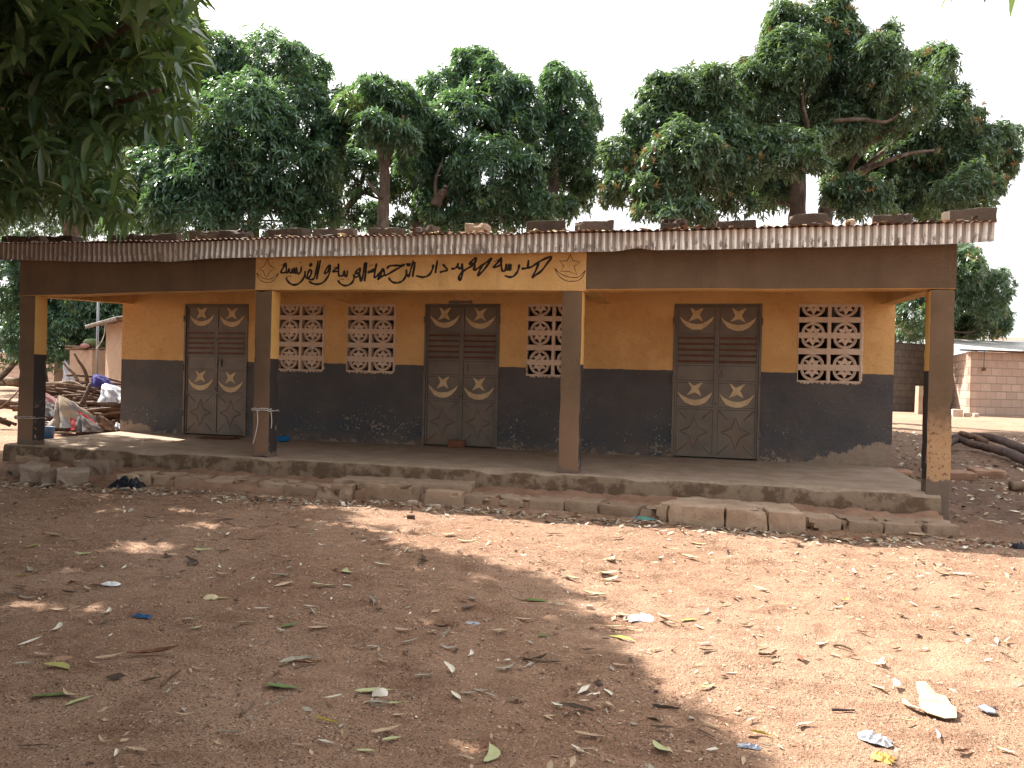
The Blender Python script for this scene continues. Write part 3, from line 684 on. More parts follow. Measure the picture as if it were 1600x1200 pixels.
# ------------------------------------------------------------------ painted writing and emblems on the sign beam
def Z2(o, pts): return [(o + x * .075, 395 + y * .075) for x, y in pts]
THICK = []; THIN = []
def T(o, *pts): THICK.append(Z2(o, pts))
def N_(o, *pts): THIN.append(Z2(o, pts))
o = 398
N_(o, (270,125),(310,250),(345,280),(435,330),(350,370),(315,390),(270,470),(238,512),(205,450),(178,380),(90,335),(195,275),(235,200),(270,125))
N_(o, (35,415),(80,520),(150,590),(260,622),(370,590),(440,530),(498,425)); N_(o, (35,415),(100,470),(170,525),(270,550),(370,530),(440,480),(498,425))
T(o, (640,200),(655,300),(665,400),(700,402),(712,335),(730,405),(768,405),(780,335),(792,405),(818,408),(826,310),(840,410),(868,418),(872,305),(892,422),(938,420),(964,370),(970,280))
T(o, (640,210),(592,310),(545,400),(600,415),(662,402)); T(o, (556,250),(562,262)); T(o, (592,228),(598,242)); T(o, (950,195),(958,212)); T(o, (685,488),(695,500)); T(o, (735,482),(745,496))
T(o, (1050,375),(1045,440),(1010,540),(930,630),(830,670),(740,640),(680,580),(655,510))
T(o, (1048,440),(1060,510),(1110,530),(1160,480),(1182,390),(1150,350),(1110,420),(1100,500),(1132,550),(1200,556),(1245,512),(1280,380),(1322,160))
T(o, (1160,215),(1190,260),(1155,270),(1160,218)); T(o, (1370,150),(1330,350),(1290,555))
T(o, (1575,250),(1510,310),(1455,420),(1505,415),(1550,335),(1575,250)); T(o, (1575,250),(1560,400),(1510,520),(1420,620),(1300,655),(1200,635),(1130,595))
o = 508
T(o, (280,220),(280,340),(285,468),(320,482),(372,468),(398,370),(410,470),(432,495),(456,460),(466,368)); T(o, (278,300),(220,335),(160,390),(220,388),(276,388))
for a in ((178,308),(210,290),(335,548),(380,550),(475,540)): T(o, a, (a[0] + 7, a[1] + 10))
T(o, (592,440),(602,520),(570,610),(490,670),(400,682),(320,642),(265,575))
T(o, (602,490),(650,510),(702,468),(720,400),(690,425),(632,435),(660,375),(730,320),(720,420),(725,500),(740,592),(772,530),(800,400),(830,200)); T(o, (865,195),(845,400),(820,595))
T(o, (1070,220),(1050,340),(1025,500),(1060,500),(1112,450),(1160,390),(1215,330),(1160,440),(1095,565),(1150,510),(1232,452),(1215,335)); T(o, (1050,330),(960,370),(892,402),(960,400),(1036,378))
T(o, (928,262),(934,272)); T(o, (968,250),(976,264)); T(o, (1232,452),(1270,465),(1400,392),(1560,300),(1655,245),(1560,265),(1450,265),(1345,275),(1280,330))
o = 618
T(o, (-145,515),(-100,580),(-40,618),(40,625),(100,608),(150,580),(200,512),(225,430),(228,345)); T(o, (375,165),(330,310),(285,470),(255,492),(235,440)); T(o, (410,190),(385,330),(355,500))
T(o, (240,215),(246,255),(272,265),(280,225),(290,258),(310,215)); T(o, (790,240),(770,340),(720,440),(640,495),(540,505),(425,475)); T(o, (875,155),(850,290),(830,425))
T(o, (985,235),(1040,300),(1082,355),(1000,385),(920,405)); T(o, (1160,335),(1230,325),(1288,282),(1305,210)); T(o, (1290,285),(1340,332),(1380,290),(1392,222),(1395,400),(1380,500),(1340,570),(1315,540),(1340,465),(1400,392),(1500,325),(1610,262))
o = 718
T(o, (270,265),(295,245),(320,200),(352,140),(335,112),(270,160),(205,240),(262,228),(312,238),(318,290),(288,345),(330,352),(400,310),(500,240),(600,170),(675,112),(600,230),(500,362),(380,477),(430,345),(470,272))
T(o, (870,92),(870,230),(885,360),(922,382),(958,350),(972,230),(978,340),(1000,350),(1020,340),(1026,235),(1034,342),(1060,345),(1074,230)); T(o, (865,112),(790,210),(705,300),(790,285),(862,250))
T(o, (735,172),(740,184)); T(o, (774,145),(780,160)); T(o, (1245,240),(1230,330),(1190,420),(1120,490),(1040,505),(940,475))
o = 800
T(o, (195,330),(270,325),(325,300),(345,150)); T(o, (325,312),(400,295),(500,230),(580,180),(700,120),(832,85),(740,210),(620,370),(500,460),(425,516),(480,400),(562,208))
N_(o, (1215,40),(1275,165),(1420,190),(1295,280),(1350,465),(1195,390),(1010,385),(1080,275),(990,170),(1145,170),(1215,40))
N_(o, (890,320),(940,430),(1020,520),(1140,585),(1260,592),(1380,575),(1470,500),(1530,365)); N_(o, (890,320),(980,410),(1080,470),(1200,505),(1330,515),(1430,475),(1530,365))
def catmull(p, n=4):
    p = [np.array(q, float) for q in p]
    if len(p) < 3: return p
    q = [2 * p[0] - p[1]] + p + [2 * p[-1] - p[-2]]; out = []
    for i in range(1, len(q) - 2):
        a, b, c, d = q[i - 1:i + 3]
        for t in np.linspace(0, 1, n, endpoint=False): out.append(.5 * (2 * b + (c - a) * t + (2 * a - 5 * b + 4 * c - d) * t * t + (3 * b - a - 3 * c + d) * t ** 3))
    out.append(p[-1]); return out
YS = -.0075
def strokes(lst, r, mat, name, smooth=True):
    mb = MB()
    for s in lst:
        pts = [aty(u, v, YS) for u, v in s]
        pts = catmull(pts, 4) if smooth and len(pts) > 3 else pts
        n = len(pts); rr = [r * (1.05 + .18 * math.sin(i * .9)) for i in range(n)]; rr[0] *= .8; rr[-1] *= .8
        mb.tube(pts, rr, 8, flat=.16)
    return mb.build(name, mat, sign_beam)
strokes(THICK, .0130, MT['ink'], 'lettering')
strokes(THIN[:1], .0042, MT['thinink'], 'star_emblem', False); strokes(THIN[1:3], .0042, MT['thinink'], 'crescent_emblem')
strokes(THIN[3:4], .0045, MT['thinink'], 'star_emblem', False); strokes(THIN[4:6], .0045, MT['thinink'], 'crescent_emblem')

# ------------------------------------------------------------------ blocks holding the roof down
RB = [(8,65,368,380),(75,120,369,380),(170,215,367,380),(218,278,366,379),(300,340,361,374),(346,388,359,373),(421,478,357,371),(492,551,357,370),
      (577,628,356,369),(642,682,354,368),(728,758,347,363),(823,882,345,361),(898,958,345,361),(1033,1072,342,359),(1120,1182,344,358),(1235,1294,334,353),(1365,1427,335,351),(1478,1556,327,346)]
RBL = ['dark mouldy block at the left end of the roof edge, half hidden by mango leaves', 'dark block on the roof edge, second from the left end', 'dark roof block just right of the hanging mango leaves',
       'long dark roof block, longest over the left brown beam', 'short dark roof block left of the trunk gap over the left door', 'slightly tilted brown roof block over the left door', 'long brown roof block just left of the four-pointed star painting',
       'long brown roof block above the four-pointed star painting', 'brown roof block in front of the bare straight trunk', 'short dark brown roof block right of the bare straight trunk', 'smallest upright roof block with a pale end, over the writing',
       'squared brown block on the roof above the right end of the writing', 'squared brown block on the roof above the six-pointed star painting', 'broken rounded lump of block on the roof above the right bay', 'flat brown roof block below the low leafy bunch',
       'tall dark roof block standing under the thick straight trunk at right', 'two-tone roof block with a paler left end', 'large pale-ended block tilted on the right end of the roof']
for i, (u0, u1, vt, vb) in enumerate(RB):
    Y = .06; a = aty(u0, vb, Y); b = aty(u1, vb, Y); zt = aty((u0 + u1) / 2, vt, Y)[2]; L = b[0] - a[0]; zb = float(roof_z((a[0] + b[0]) / 2, Y)) + .004
    h = max(.10, zt - zb); rz = rnd.uniform(-.2, .2); dd = .20
    if i == 10: dd = .40
    o = rough_box('roof_block', MT['block'] if i in (10,) else MT['roofblock'], a[0], b[0], Y - .05, Y - .05 + dd, zb, zb + h, None, 40 + i, .014, .008, .045, 9, rz=rz, tilt=(rnd.uniform(.02, .09), rnd.uniform(-.05, .02) if i != 17 else -.07), chips=.12 if i == 13 else .06)
    tag(o, RBL[i], 'block', 'blocks weighing down the roof sheets')
p = aty(1327, 350, -.08)
o = rough_box('roof_stone', MT['stone'], p[0] - .05, p[0] + .05, -.13, -.03, float(roof_z(p[0], -.1)) + .002, p[2] + .04, None, 77, .035, .01, .03, 12); tag(o, 'small round pale stone on the roof edge', 'stone')
def chips(name, pts, sizes, zf, mats, mi, label, cat):
    V = []; Q = []; k = 0
    for (x, y), s in zip(pts, sizes):
        a = rng.random() * 6.28; e1 = np.array([math.cos(a), math.sin(a), rng.normal() * .18]); e2 = np.array([-math.sin(a), math.cos(a), rng.normal() * .3])
        w = s * rng.uniform(.16, .42); p = np.array([x, y, float(zf(x, y)) + .003 + s * .07]); up = np.array([0, 0, s * rng.uniform(-.05, .25)])
        V += [p - e1 * s * .5, p + e2 * w * .5 + up * .4, p - e2 * w * .5, p + e1 * s * .1 + e2 * w * .5 + up, p + e1 * s * .1 - e2 * w * .5 + up * .6, p + e1 * s * .5 + up * .5]
        Q += [(k, k + 2, k + 4, k + 3), (k, k + 3, k + 1, k + 1 - 1)] if False else [(k, k + 2, k + 4, k + 1), (k + 1, k + 4, k + 5, k + 3)]
        k += 6
    o = mesh_obj(name, V, Q, mats, None, None, False, np.repeat(mi, 2)); return tag(o, label, cat, kind='stuff')
n = 900; xs = rng.uniform(-8.1, 4.3, n); ys = np.abs(rng.normal(0, .5, n)) + EY + .05
chips('roof_litter', list(zip(xs, ys)), rng.uniform(.05, .16, n), lambda x, y: roof_z(x, y) + .012, [MT['L_brown'], MT['L_tan'], MT['L_cream'], MT['L_dark']], rng.integers(0, 4, n), 'dry mango leaves and debris caught along the roof edge', 'leaf litter')

# ------------------------------------------------------------------ blocks and stones laid as a rough step along the veranda
def front_block(u0, v0, u1, v1, h, depth, label, cat='block', mat='block', group='blocks laid along the veranda foot', name='step_block', zp=-.30, chips_=.11, amp=.015, bev=.014):
    d0, d1 = ray(u0, v0), ray(u1, v1); a = CAM + d0 * (zp - CAM[2]) / d0[2]; b = CAM + d1 * (zp - CAM[2]) / d1[2]; zb = zp - .035
    L = math.hypot(b[0] - a[0], b[1] - a[1]) - .006; rz = math.atan2(b[1] - a[1], b[0] - a[0]); mid = (a + b) / 2
    nx, ny = -math.sin(rz), math.cos(rz); c = mid + np.array([nx, ny, 0]) * depth / 2
    o = rough_box(name, MT[mat], c[0] - L / 2, c[0] + L / 2, c[1] - depth / 2, c[1] + depth / 2, zb, zb + .035 + h, None, rnd.randint(1, 900), bev, amp, .04, 8, rz=rz, tilt=(rnd.uniform(-.05, .02), rnd.uniform(-.05, .05)), chips=chips_)
    return tag(o, label, cat, group)
def ledge():
    """packed earth and rubble filling between the front blocks and the veranda"""
    xs = np.arange(-7.35, 4.02, .035); t = np.linspace(0, 1, 26); X, T_ = np.meshgrid(xs, t)
    yf = np.interp(X, [-7.4, -6.3, -3.9, -2.3, -.7, 1.2, 2.6, 4.1], [-.75, -.85, -.80, -.88, -.80, -.85, -.85, -.62])
    Y = -.03 + (yf + .03) * T_
    Z = -.195 - .055 * T_ + .05 * vnoise(X * 4, Y * 5, 81) + .035 * vnoise(X * 12, Y * 12, 82) + .02 * vnoise(X * 30, Y * 30, 83)
    Z = np.where(T_ > .93, -.34, Z); n, m = X.shape; idx = np.arange(n * m).reshape(n, m)
    q = np.stack([idx[:-1, :-1], idx[1:, :-1], idx[1:, 1:], idx[:-1, 1:]], -1).reshape(-1, 4)
    tag(mesh_obj('step_ledge', np.stack([X, Y, Z], -1).reshape(-1, 3), q, MT['soil'], None, (-1.7, -.45, -.3)), 'long rough ledge of packed earth and rubble along the veranda foot', 'step')
ledge()
SB_ = [ # back row first
 (62,724,114,716,.075,.34,'flat broken slab lying behind the loose stones at the left end of the veranda'),
 (114,731,240,728,.075,.42,'long flat slab against the veranda foot left of the first pillar'),
 (520,760,735,768,.07,.50,'widest flat slab, lying behind the tan blocks below the middle door'),
 (1024,815,1046,820,.16,.30,'narrow end block at the left of the big cement step'),
 (182,756,236,757,.09,.26,'step block behind the black plastic bag'),(237,757,270,758,.085,.22,'small dark step block just right of the black plastic bag'),
 (272,759,318,760,.075,.24,'step block with a pressed pattern, first of the low row right of the bag'),(320,761,362,763,.07,.24,'low patterned step block, second of the row right of the bag'),
 (364,763,396,764,.075,.24,'plain low step block below the left inner pillar'),(398,766,441,769,.07,.26,'pierced block laid flat with a circle pattern on top, left one of the pair'),
 (444,771,494,776,.07,.26,'pierced block laid flat with a circle pattern on top, beside the first tan block'),
 (723,788,771,791,.075,.26,'cracked low step block next to the small tan block'),(773,791,824,795,.075,.26,'low step block with a crumbled top below the right inner pillar'),
 (826,795,880,799,.075,.26,'low step block with a flaking face just right of the inner pillar'),(882,799,934,803,.085,.26,'clean squared low step block left of the crumbled pair'),
 (936,803,996,809,.07,.26,'crumbled low step block strewn with dry leaves'),(997,809,1023,812,.08,.24,'short crumbled block touching the big cement step'),
 (1264,827,1316,829,.085,.30,'undermined block right of the big cement step'),(1318,830,1380,833,.075,.28,'cracked grey step block, second right of the big cement step'),
 (1382,833,1447,836,.07,.28,'grey step block with a flaked top before the corner pillar'),(1449,836,1507,838,.07,.28,'last grey step block beyond the corner pillar')]
for i, q in enumerate(SB_):
    if i < 3: front_block(*q, zp=-.21)
    elif i == 3: front_block(*q[:4], .19, .6, q[6])
    else: front_block(*q[:4], max(.092, q[4] * 1.22), .44, q[6])
FB = [(493,779,549,781,.15,.18,'tan block lying alone in front of the row, leftmost of the tan blocks','block_tan'),(568,783,655,786,.185,.24,'largest tan block, with a broken right corner','block_tan'),
      (662,790,720,793,.155,.18,'small upright tan block with a crisp face','block_tan'),
      (1044,822,1131,829,.195,.75,'left block of the big cement step','stepcement'),(1133,829,1199,833,.19,.75,'middle block of the big cement step with a crack across its face','stepcement'),(1201,833,1260,836,.185,.75,'right block of the big cement step','stepcement')]
for i, q in enumerate(FB):
    o = front_block(*q[:7], mat=q[7], chips_=.10 if i < 3 else .05)
    if i > 2: o.rotation_euler[0] = -.02; o.rotation_euler[1] = 0
for k, (u, v, g) in enumerate(((421,757,0),(470,763,0),(296,748,0),(342,751,0))):   # circle pattern on the blocks laid flat
    c = ground(u, v + 3); c[1] += .12; z = c[2] + .085
    par = [o for o in COL.objects if o.name.startswith('step_block') and abs(o.location.x - c[0]) < .28]
    if par:
        par = min(par, key=lambda o: abs(o.location.x - c[0])); mb = MB()
        zt = par.location.z + max(q.co.z for q in par.data.vertices) - .004; cx, cy = par.location.x, par.location.y
        for r in (.10, .075):
            mb.tube([(cx + r * math.cos(a), cy + r * .9 * math.sin(a), zt) for a in np.linspace(0, 2 * math.pi, 22)], .008, 6)
        for a in np.linspace(0, 2 * math.pi, 6)[:-1]: mb.tube([(cx, cy, zt), (cx + .075 * math.cos(a), cy + .068 * math.sin(a), zt)], .008, 6)
        o = mb.build('pattern', MT['block']); off = par.location; mw = Matrix.Translation(off) @ par.rotation_euler.to_matrix().to_4x4()
        o.data.transform(mw.inverted()); o.parent = par
ST = [(6,745,31,745,.12,.2,'small dark stone at the far left of the loose stones'),(29,752,70,752,.20,.24,'squared loose stone, largest at the far left'),(64,756,110,754,.16,.24,'loose stone between two larger ones at the left'),
      (88,757,141,755,.165,.22,'angular loose stone lying foremost at the left'),(113,749,172,749,.22,.3,'big block-like loose stone beside the black plastic bag')]
for q in ST:
    o = front_block(*q, cat='stone', group='loose stones at the left end of the veranda', name='loose_stone', mat='stonegrey', chips_=.16, amp=.022, bev=.03)
    for pz in o.data.polygons: pz.use_smooth = False
    for vv in o.data.vertices: vv.co += Vector((mnoise.noise(vv.co * 6 + o.location), mnoise.noise(vv.co * 6 + o.location * 2), mnoise.noise(vv.co * 6 + o.location * 3))) * .03

# ------------------------------------------------------------------ small things on the veranda
def lathe(mb, prof, c, n=24, mi=0, sq=(1, 1)):
    vs = [(c[0] + r * math.cos(2 * math.pi * k / n) * sq[0], c[1] + r * math.sin(2 * math.pi * k / n) * sq[1], c[2] + z) for r, z in prof for k in range(n)]
    mb.add(vs, [(i * n + k, i * n + (k + 1) % n, (i + 1) * n + (k + 1) % n, (i + 1) * n + k) for i in range(len(prof) - 1) for k in range(n)], mi, True)
mb = MB(); lathe(mb, [(.001, .006), (.07, .004), (.10, .04), (.108, .085), (.116, .088), (.110, .078), (.098, .035), (.066, .012), (.001, .012)], (-4.66, 2.15, .002)); tag(mb.build('plastic_bowl', MT['bowlblue'], None, (-4.66, 2.15, .002)), 'small bright blue plastic bowl on the veranda floor behind a pillar', 'bowl')
o = rough_box('brick', MT['brick'], -2.12, -1.86, 2.56, 2.66, .002, .115, None, 91, .012, .006, .03, 12, rz=.05, chips=.04); tag(o, 'reddish brick standing against the foot of the middle door', 'brick')
o = rough_box('door_mat', MT['mat_'], -6.15, -5.55, 2.05, 2.38, .003, .018, None, 92, .005, .008, .04, 9, rz=-.05); tag(o, 'brown worn mat lying in front of the left door', 'mat')
def ring_rope(x0, x1, y0, y1, z, r, name, label, tails, mat='rope', cat='rope', sag=.012):
    mb = MB(); e = r * .8 + .006; pts = []
    for (xa, ya), (xb, yb) in (((x0 - e, y0 - e), (x1 + e, y0 - e)), ((x1 + e, y0 - e), (x1 + e, y1 + e)), ((x1 + e, y1 + e), (x0 - e, y1 + e)), ((x0 - e, y1 + e), (x0 - e, y0 - e))):
        for t in np.linspace(0, 1, 7)[:-1]: pts.append((xa + (xb - xa) * t, ya + (yb - ya) * t, z + rnd.uniform(-sag, sag)))
    pts.append(pts[0]); mb.tube(pts, r, 8)
    mb.tube([(a, b, c + .02 + rnd.uniform(-.004, .004)) for a, b, c in pts[:8]], r, 8)
    for tl in tails: mb.tube(catmull(tl, 4), r * .9, 8)
    return tag(mb.build(name, MT[mat], None, ((x0 + x1) / 2, y0, z)), label, cat)
a = P[1]; ring_rope(a[0], a[1], 0, .20, .585, .0065, 'rope', 'white cord tied round the left inner pillar with a hanging end', [[(a[0] + .07, -.012, .58), (a[0] + .085, -.02, .44), (a[0] + .06, -.016, .30), (a[0] + .02, -.014, .16)], [(a[1] + .012, .02, .58), (a[1] + .02, .03, .45), (a[1] + .012, .03, .36)]])
a = P[0]; ring_rope(a[0], a[1], 0, .21, .36, .004, 'wire', 'thin pale wire wound round the left corner pillar', [], 'rope', 'wire', .007)

# ------------------------------------------------------------------ litter with a shape of its own
def crumple(name, mat, c, w, d, h, label, cat, seed=1, rz=0, n=12, sharp=True, group=None):
    V = []; 
    for j in range(n + 1):
        for i in range(n + 1):
            x, y = (i / n - .5), (j / n - .5); r = 1 + .35 * float(vnoise(i * .35 + seed * 7, j * .35, seed)); 
            e = max(abs(x), abs(y)) * 2
            z = h * (1 - e ** 3) * (.45 + 1.1 * abs(float(vnoise(i * .6, j * .6 + seed * 3, seed + 1))) * 1.6) + h * .35 * float(vnoise(i * 1.3, j * 1.3, seed + 2)) + .006
            V.append((x * w * r * .75, y * d * r * .75, max(z * .7, .004)))
    Q = [(j * (n + 1) + i, j * (n + 1) + i + 1, (j + 1) * (n + 1) + i + 1, (j + 1) * (n + 1) + i) for j in range(n) for i in range(n)]
    o = mesh_obj(name, V, Q, MT[mat], None, None, not sharp); o.location = tuple(float(q) for q in c); o.rotation_euler[2] = rz
    return tag(o, label, cat, group)
crumple('plastic_bag', 'blackp', ground(199, 760), .46, .26, .17, 'crumpled black plastic bag beside the loose stones', 'plastic bag', 3, 0, 14, False)
crumple('plastic_bag', 'blackp', ground(1594, 853), .17, .12, .09, 'black plastic lump on the dirt at the right edge', 'plastic bag', 4, .2, 12, False)
crumple('plastic_wrapper', 'green', ground(1006, 817), .27, .10, .035, 'green and violet plastic wrapper below the big cement step', 'wrapper', 5, -.1)
crumple('paper_scrap', 'paper', ground(1003, 968), .19, .15, .035, 'crumpled white paper on the sunlit dirt near the shadow edge', 'paper', 6, .2)
crumple('paper_scrap', 'paper', ground(173, 918), .15, .09, .025, 'small torn white paper in the shade at left', 'paper', 7, .1)
crumple('paper_scrap', 'white', ground(1366, 1157), .165, .10, .035, 'torn white plastic paper lying nearest on the sunlit dirt at right', 'paper', 8, -.45)
crumple('rag', 'yel', ground(1378, 1186), .10, .075, .03, 'crumpled yellow rag touching the torn white paper', 'rag', 9, -.4)
crumple('plastic_scrap', 'blue', ground(221, 972), .15, .05, .02, 'small blue plastic scrap in the shade', 'plastic scrap', 10, 0)
crumple('mango_peel', 'L_cream', ground(328, 936), .11, .085, .04, 'pale mango peel curled up beside a yellow leaf', 'peel', 11, .4, 6, False)
crumple('mango_peel', 'L_white', ground(594, 1091), .085, .07, .045, 'pale curled mango peel at the end of a straw stick', 'peel', 12, .4, 6, False)
crumple('plastic_scrap', 'white', ground(738, 979), .12, .06, .02, 'thin white plastic scrap in the shade near the middle', 'plastic scrap', 13, 0)
crumple('plastic_scrap', 'white', ground(1170, 1165), .12, .035, .018, 'long thin white plastic scrap by the shadow edge', 'plastic scrap', 14, 0)
crumple('paper_scrap', 'white', ground(980, 771 + 30), .10, .06, .03, 'bit of white plastic in the leaves at the foot of the steps', 'plastic scrap', 15, 0)
def flat_piece(name, mat, px, label, cat, th=.006, curl=.0):
    pts = [ground(u, v) for u, v in px]; c = sum(pts) / len(pts); mb = MB(); n = len(pts)
    top = [(p[0], p[1], c[2] + .012 + th + curl * math.sin(i * 1.7)) for i, p in enumerate(pts)]; bot = [(x, y, z - th) for x, y, z in top]
    mb.add(bot + top, [tuple(range(n - 1, -1, -1)), tuple(range(n, 2 * n))] + [(i, (i + 1) % n, (i + 1) % n + n, i + n) for i in range(n)])
    return tag(mb.build(name, MT[mat], None, c), label, cat)
flat_piece('cardboard_piece', 'card', [(1431,1065),(1446,1066),(1462,1082),(1478,1086),(1487,1102),(1494,1106),(1495,1120),(1476,1121),(1450,1115),(1438,1107)], 'torn corrugated cardboard piece on the sunlit dirt at right', 'cardboard', .003, .004)
flat_piece('cardboard_strip', 'card', [(1409,1093),(1414,1093),(1424,1102),(1438,1106),(1436,1109),(1420,1104),(1410,1098)], 'narrow cardboard strip beside the torn cardboard piece', 'cardboard', .005, .002)
flat_piece('scrap_piece', 'slate', [(1527,1104),(1538,1101),(1555,1109),(1556,1114),(1543,1113)], 'blue-grey flat scrap on the sunlit dirt at the right', 'scrap', .005, .002)

# ------------------------------------------------------------------ fallen leaves, each its own
def leaf_mesh(name, seed, mat, kind):
    r = random.Random(seed); n = 9; V = []; curl = r.uniform(.05, .20) if kind == 'flat' else r.uniform(.25, .6); fold = r.uniform(.08, .25) if kind == 'flat' else r.uniform(.4, 1.1)
    bend = r.uniform(-.16, .16); tw = r.uniform(-.5, .5) * (1 if kind != 'flat' else .3); wid = r.uniform(.105, .135) if kind == 'flat' else r.uniform(.07, .12)
    for i in range(n + 1):
        t = i / n; w = wid * (math.sin(math.pi * min(1, t * .97 + .03) ** .8) ** .8) + .004
        z = curl * ((t - .5) ** 2) * .8; y0 = bend * math.sin(math.pi * t)
        for k in (-1, -.5, 0, .5, 1):
            a = tw * (t - .5) + fold * abs(k) * 1.0
            yy = w * k * math.cos(fold * abs(k)); zz = w * abs(k) * math.sin(fold * abs(k)) * .9 + .012 * r.uniform(-1, 1) * abs(k)
            yy, zz = yy * math.cos(tw * (t - .5)) - zz * math.sin(tw * (t - .5)), yy * math.sin(tw * (t - .5)) + zz * math.cos(tw * (t - .5))
            V.append((t - .5, y0 + yy, z + zz))
    zmin = min(v[2] for v in V); V = [(x, y, z - zmin) for x, y, z in V]
    Q = [(i * 5 + k, (i + 1) * 5 + k, (i + 1) * 5 + k + 1, i * 5 + k + 1) for i in range(n) for k in range(4)]
    me = bpy.data.meshes.new(name); b = len(V); V += [(.495, 0, V[-3][2] - zmin), (.60, r.uniform(-.03, .03), .02), (.60, .006, .03), (.495, .010, V[-3][2])]
    me.from_pydata(V, [], Q + [(b, b + 1, b + 2, b + 3)]); me.materials.append(mat); me.polygons.foreach_set('use_smooth', [True] * len(me.polygons)); me.update(); return me
LM = {}
for c in ('green', 'lime', 'pale', 'tan', 'grey', 'brown', 'dark', 'cream', 'white', 'yellow'):
    LM[c] = [leaf_mesh('fallen_leaf_' + c, 100 + 7 * i + len(c), MT['L_' + c], 'flat' if (c in ('green', 'lime', 'pale') and i < 3) else 'curl') for i in range(4)]
nleaf = [0]
def leaf(u, v, L, c, ang=None, label=None, cat='leaf', group=None, k=None):
    p = ground(u, v); D = (p - CAM) @ FW; s = L * D / FPX
    me = LM[c][k if k is not None else rnd.randrange(4)]
    o = bpy.data.objects.new('fallen_leaf', me); COL.objects.link(o)
    a = rnd.choice([rnd.gauss(0, .35), rnd.gauss(0, .35) + math.pi, rnd.uniform(0, 6.28)]) if ang is None else ang
    if ang is None: s *= 1 / max(.55, abs(math.cos(a)))
    s = max(.07, min(s * 1.3, .26))
    o.location = (float(p[0]), float(p[1]), float(p[2]) + .009); o.rotation_euler = (rnd.uniform(-.15, .15), rnd.uniform(-.1, .1), a + .25); o.scale = (s, s * rnd.uniform(1.15, 1.6), s * rnd.uniform(.8, 1.15))
    nleaf[0] += 1
    shade = label
    if shade is None: shade = LBL[c]; group = 'fallen leaves: ' + c
    return tag(o, shade, cat, group or 'fallen mango leaves with a look of their own')
LBL = dict(green='small fresh green mango leaf fallen flat on the dirt', lime='small yellow-green mango leaf lying on the sunlit dirt', pale='dull pale green mango leaf half dried on the dirt', tan='dry tan mango leaf curled on the dirt yard',
           grey='withered grey mango leaf rolled up on the dirt yard', brown='reddish brown dry mango leaf on the dirt yard', dark='dark brown shrivelled mango leaf on the dirt yard', cream='cream coloured dry mango leaf on the sunlit dirt',
           white='bleached near-white dry leaf scrap on the dirt yard', yellow='yellow mango leaf turned up on the shaded dirt')
# leaves that can be told apart
leaf(82, 1090, 45, 'green', .35, 'green leaf lying aslant at the lower left, left one of a green pair', k=0)
leaf(126, 1097, 37, 'pale', 1.05, 'grey-green leaf lying steeply, right one of the green pair at the lower left', k=1)
leaf(88, 1055, 38, 'lime', -.3, 'short yellow-green leaf just above the green pair', k=1)
leaf(240, 1035, 58, 'brown', .3, 'long brown curled leaf in the shade at lower left', k=0)
leaf(440, 1083, 42, 'green', .0, 'glossy green leaf lying level beside a pale peel', k=1)
leaf(586, 1085, 46, 'pale', .08, 'pale green leaf lying level above three withered grey leaves', k=0)
leaf(762, 1178, 48, 'pale', 1.50, 'large pale green ragged leaf at the bottom edge, pointing at the camera', k=2)
leaf(1033, 1167, 36, 'pale', 1.95, 'pale green leaf standing lengthwise in the shade near the bottom edge', k=0)
leaf(546, 898, 27, 'pale', 1.9, 'short upright pale green leaf in the middle of the shade', k=1)
leaf(455, 982, 26, 'green', .85, 'small bright green leaf lying aslant in the shade', k=2)
leaf(838, 936, 28, 'green', .1, 'green leaf on the border of the tree shadow', k=0)
leaf(509, 925, 32, 'pale', .15, 'pale green leaf with a dark base in the shaded middle', k=3)
leaf(1042, 1106, 36, 'dark', -.1, 'dark olive leaf lying level just inside the shadow', k=0)
leaf(1190, 1142, 27, 'yellow', -.35, 'olive-yellow leaf at the lower right border of the shadow', k=1)
leaf(902, 1115, 44, 'dark', -.25, 'long dark folded leaf in the shade below the centre', k=1)
leaf(923, 1151, 40, 'tan', -.3, 'long tan leaf with a raised tip near the bottom', k=1)
leaf(1106, 1016, 24, 'dark', .3, 'dark arched leaf standing up on the sunlit dirt', k=3)
leaf(867, 839, 23, 'brown', .05, 'reddish brown leaf alone on the sunlit dirt near the steps', k=0)
leaf(54, 853, 17, 'lime', .9, 'small lime leaf curled upright in the shade at far left', k=3)
leaf(38, 905, 21, 'yellow', .5, 'yellow upturned leaf in the shade at far left', k=3)
leaf(604, 1152, 38, 'tan', .5, 'long pinkish tan leaf with a ragged end near the bottom', k=2)
leaf(512, 1130, 36, 'yellow', -.3, 'yellow-brown leaf bent into an arc near the bottom', k=3)
leaf(712, 1088, 24, 'white', -1.0, 'pale pinkish leaf tipped up in the shade near the bottom', k=2)
leaf(466, 1044, 44, 'grey', .45, 'long dark grey folded leaf in the shade', k=1); leaf(481, 1048, 34, 'brown', .3, 'brown leaf lying under the long dark grey leaf', k=1)
leaf(643, 1013, 30, 'grey', .9, 'grey leaf twisted upright in the shaded middle', k=3); leaf(630, 994, 22, 'tan', -.3, 'tan leaf with a curled edge above a twisted grey one', k=2)
leaf(1500, 901, 26, 'white', -.3, 'bleached leaf arched up on the sunlit dirt at right', k=3); leaf(1478, 902, 26, 'tan', .05, 'tan leaf lying against the bleached arched leaf', k=1)
leaf(1505, 1172, 30, 'brown', .35, 'rust brown curled leaf at the lower right corner', k=3)
leaf(348, 937, 17, 'lime', .25, 'small yellow-green leaf touching the pale peel', k=1)
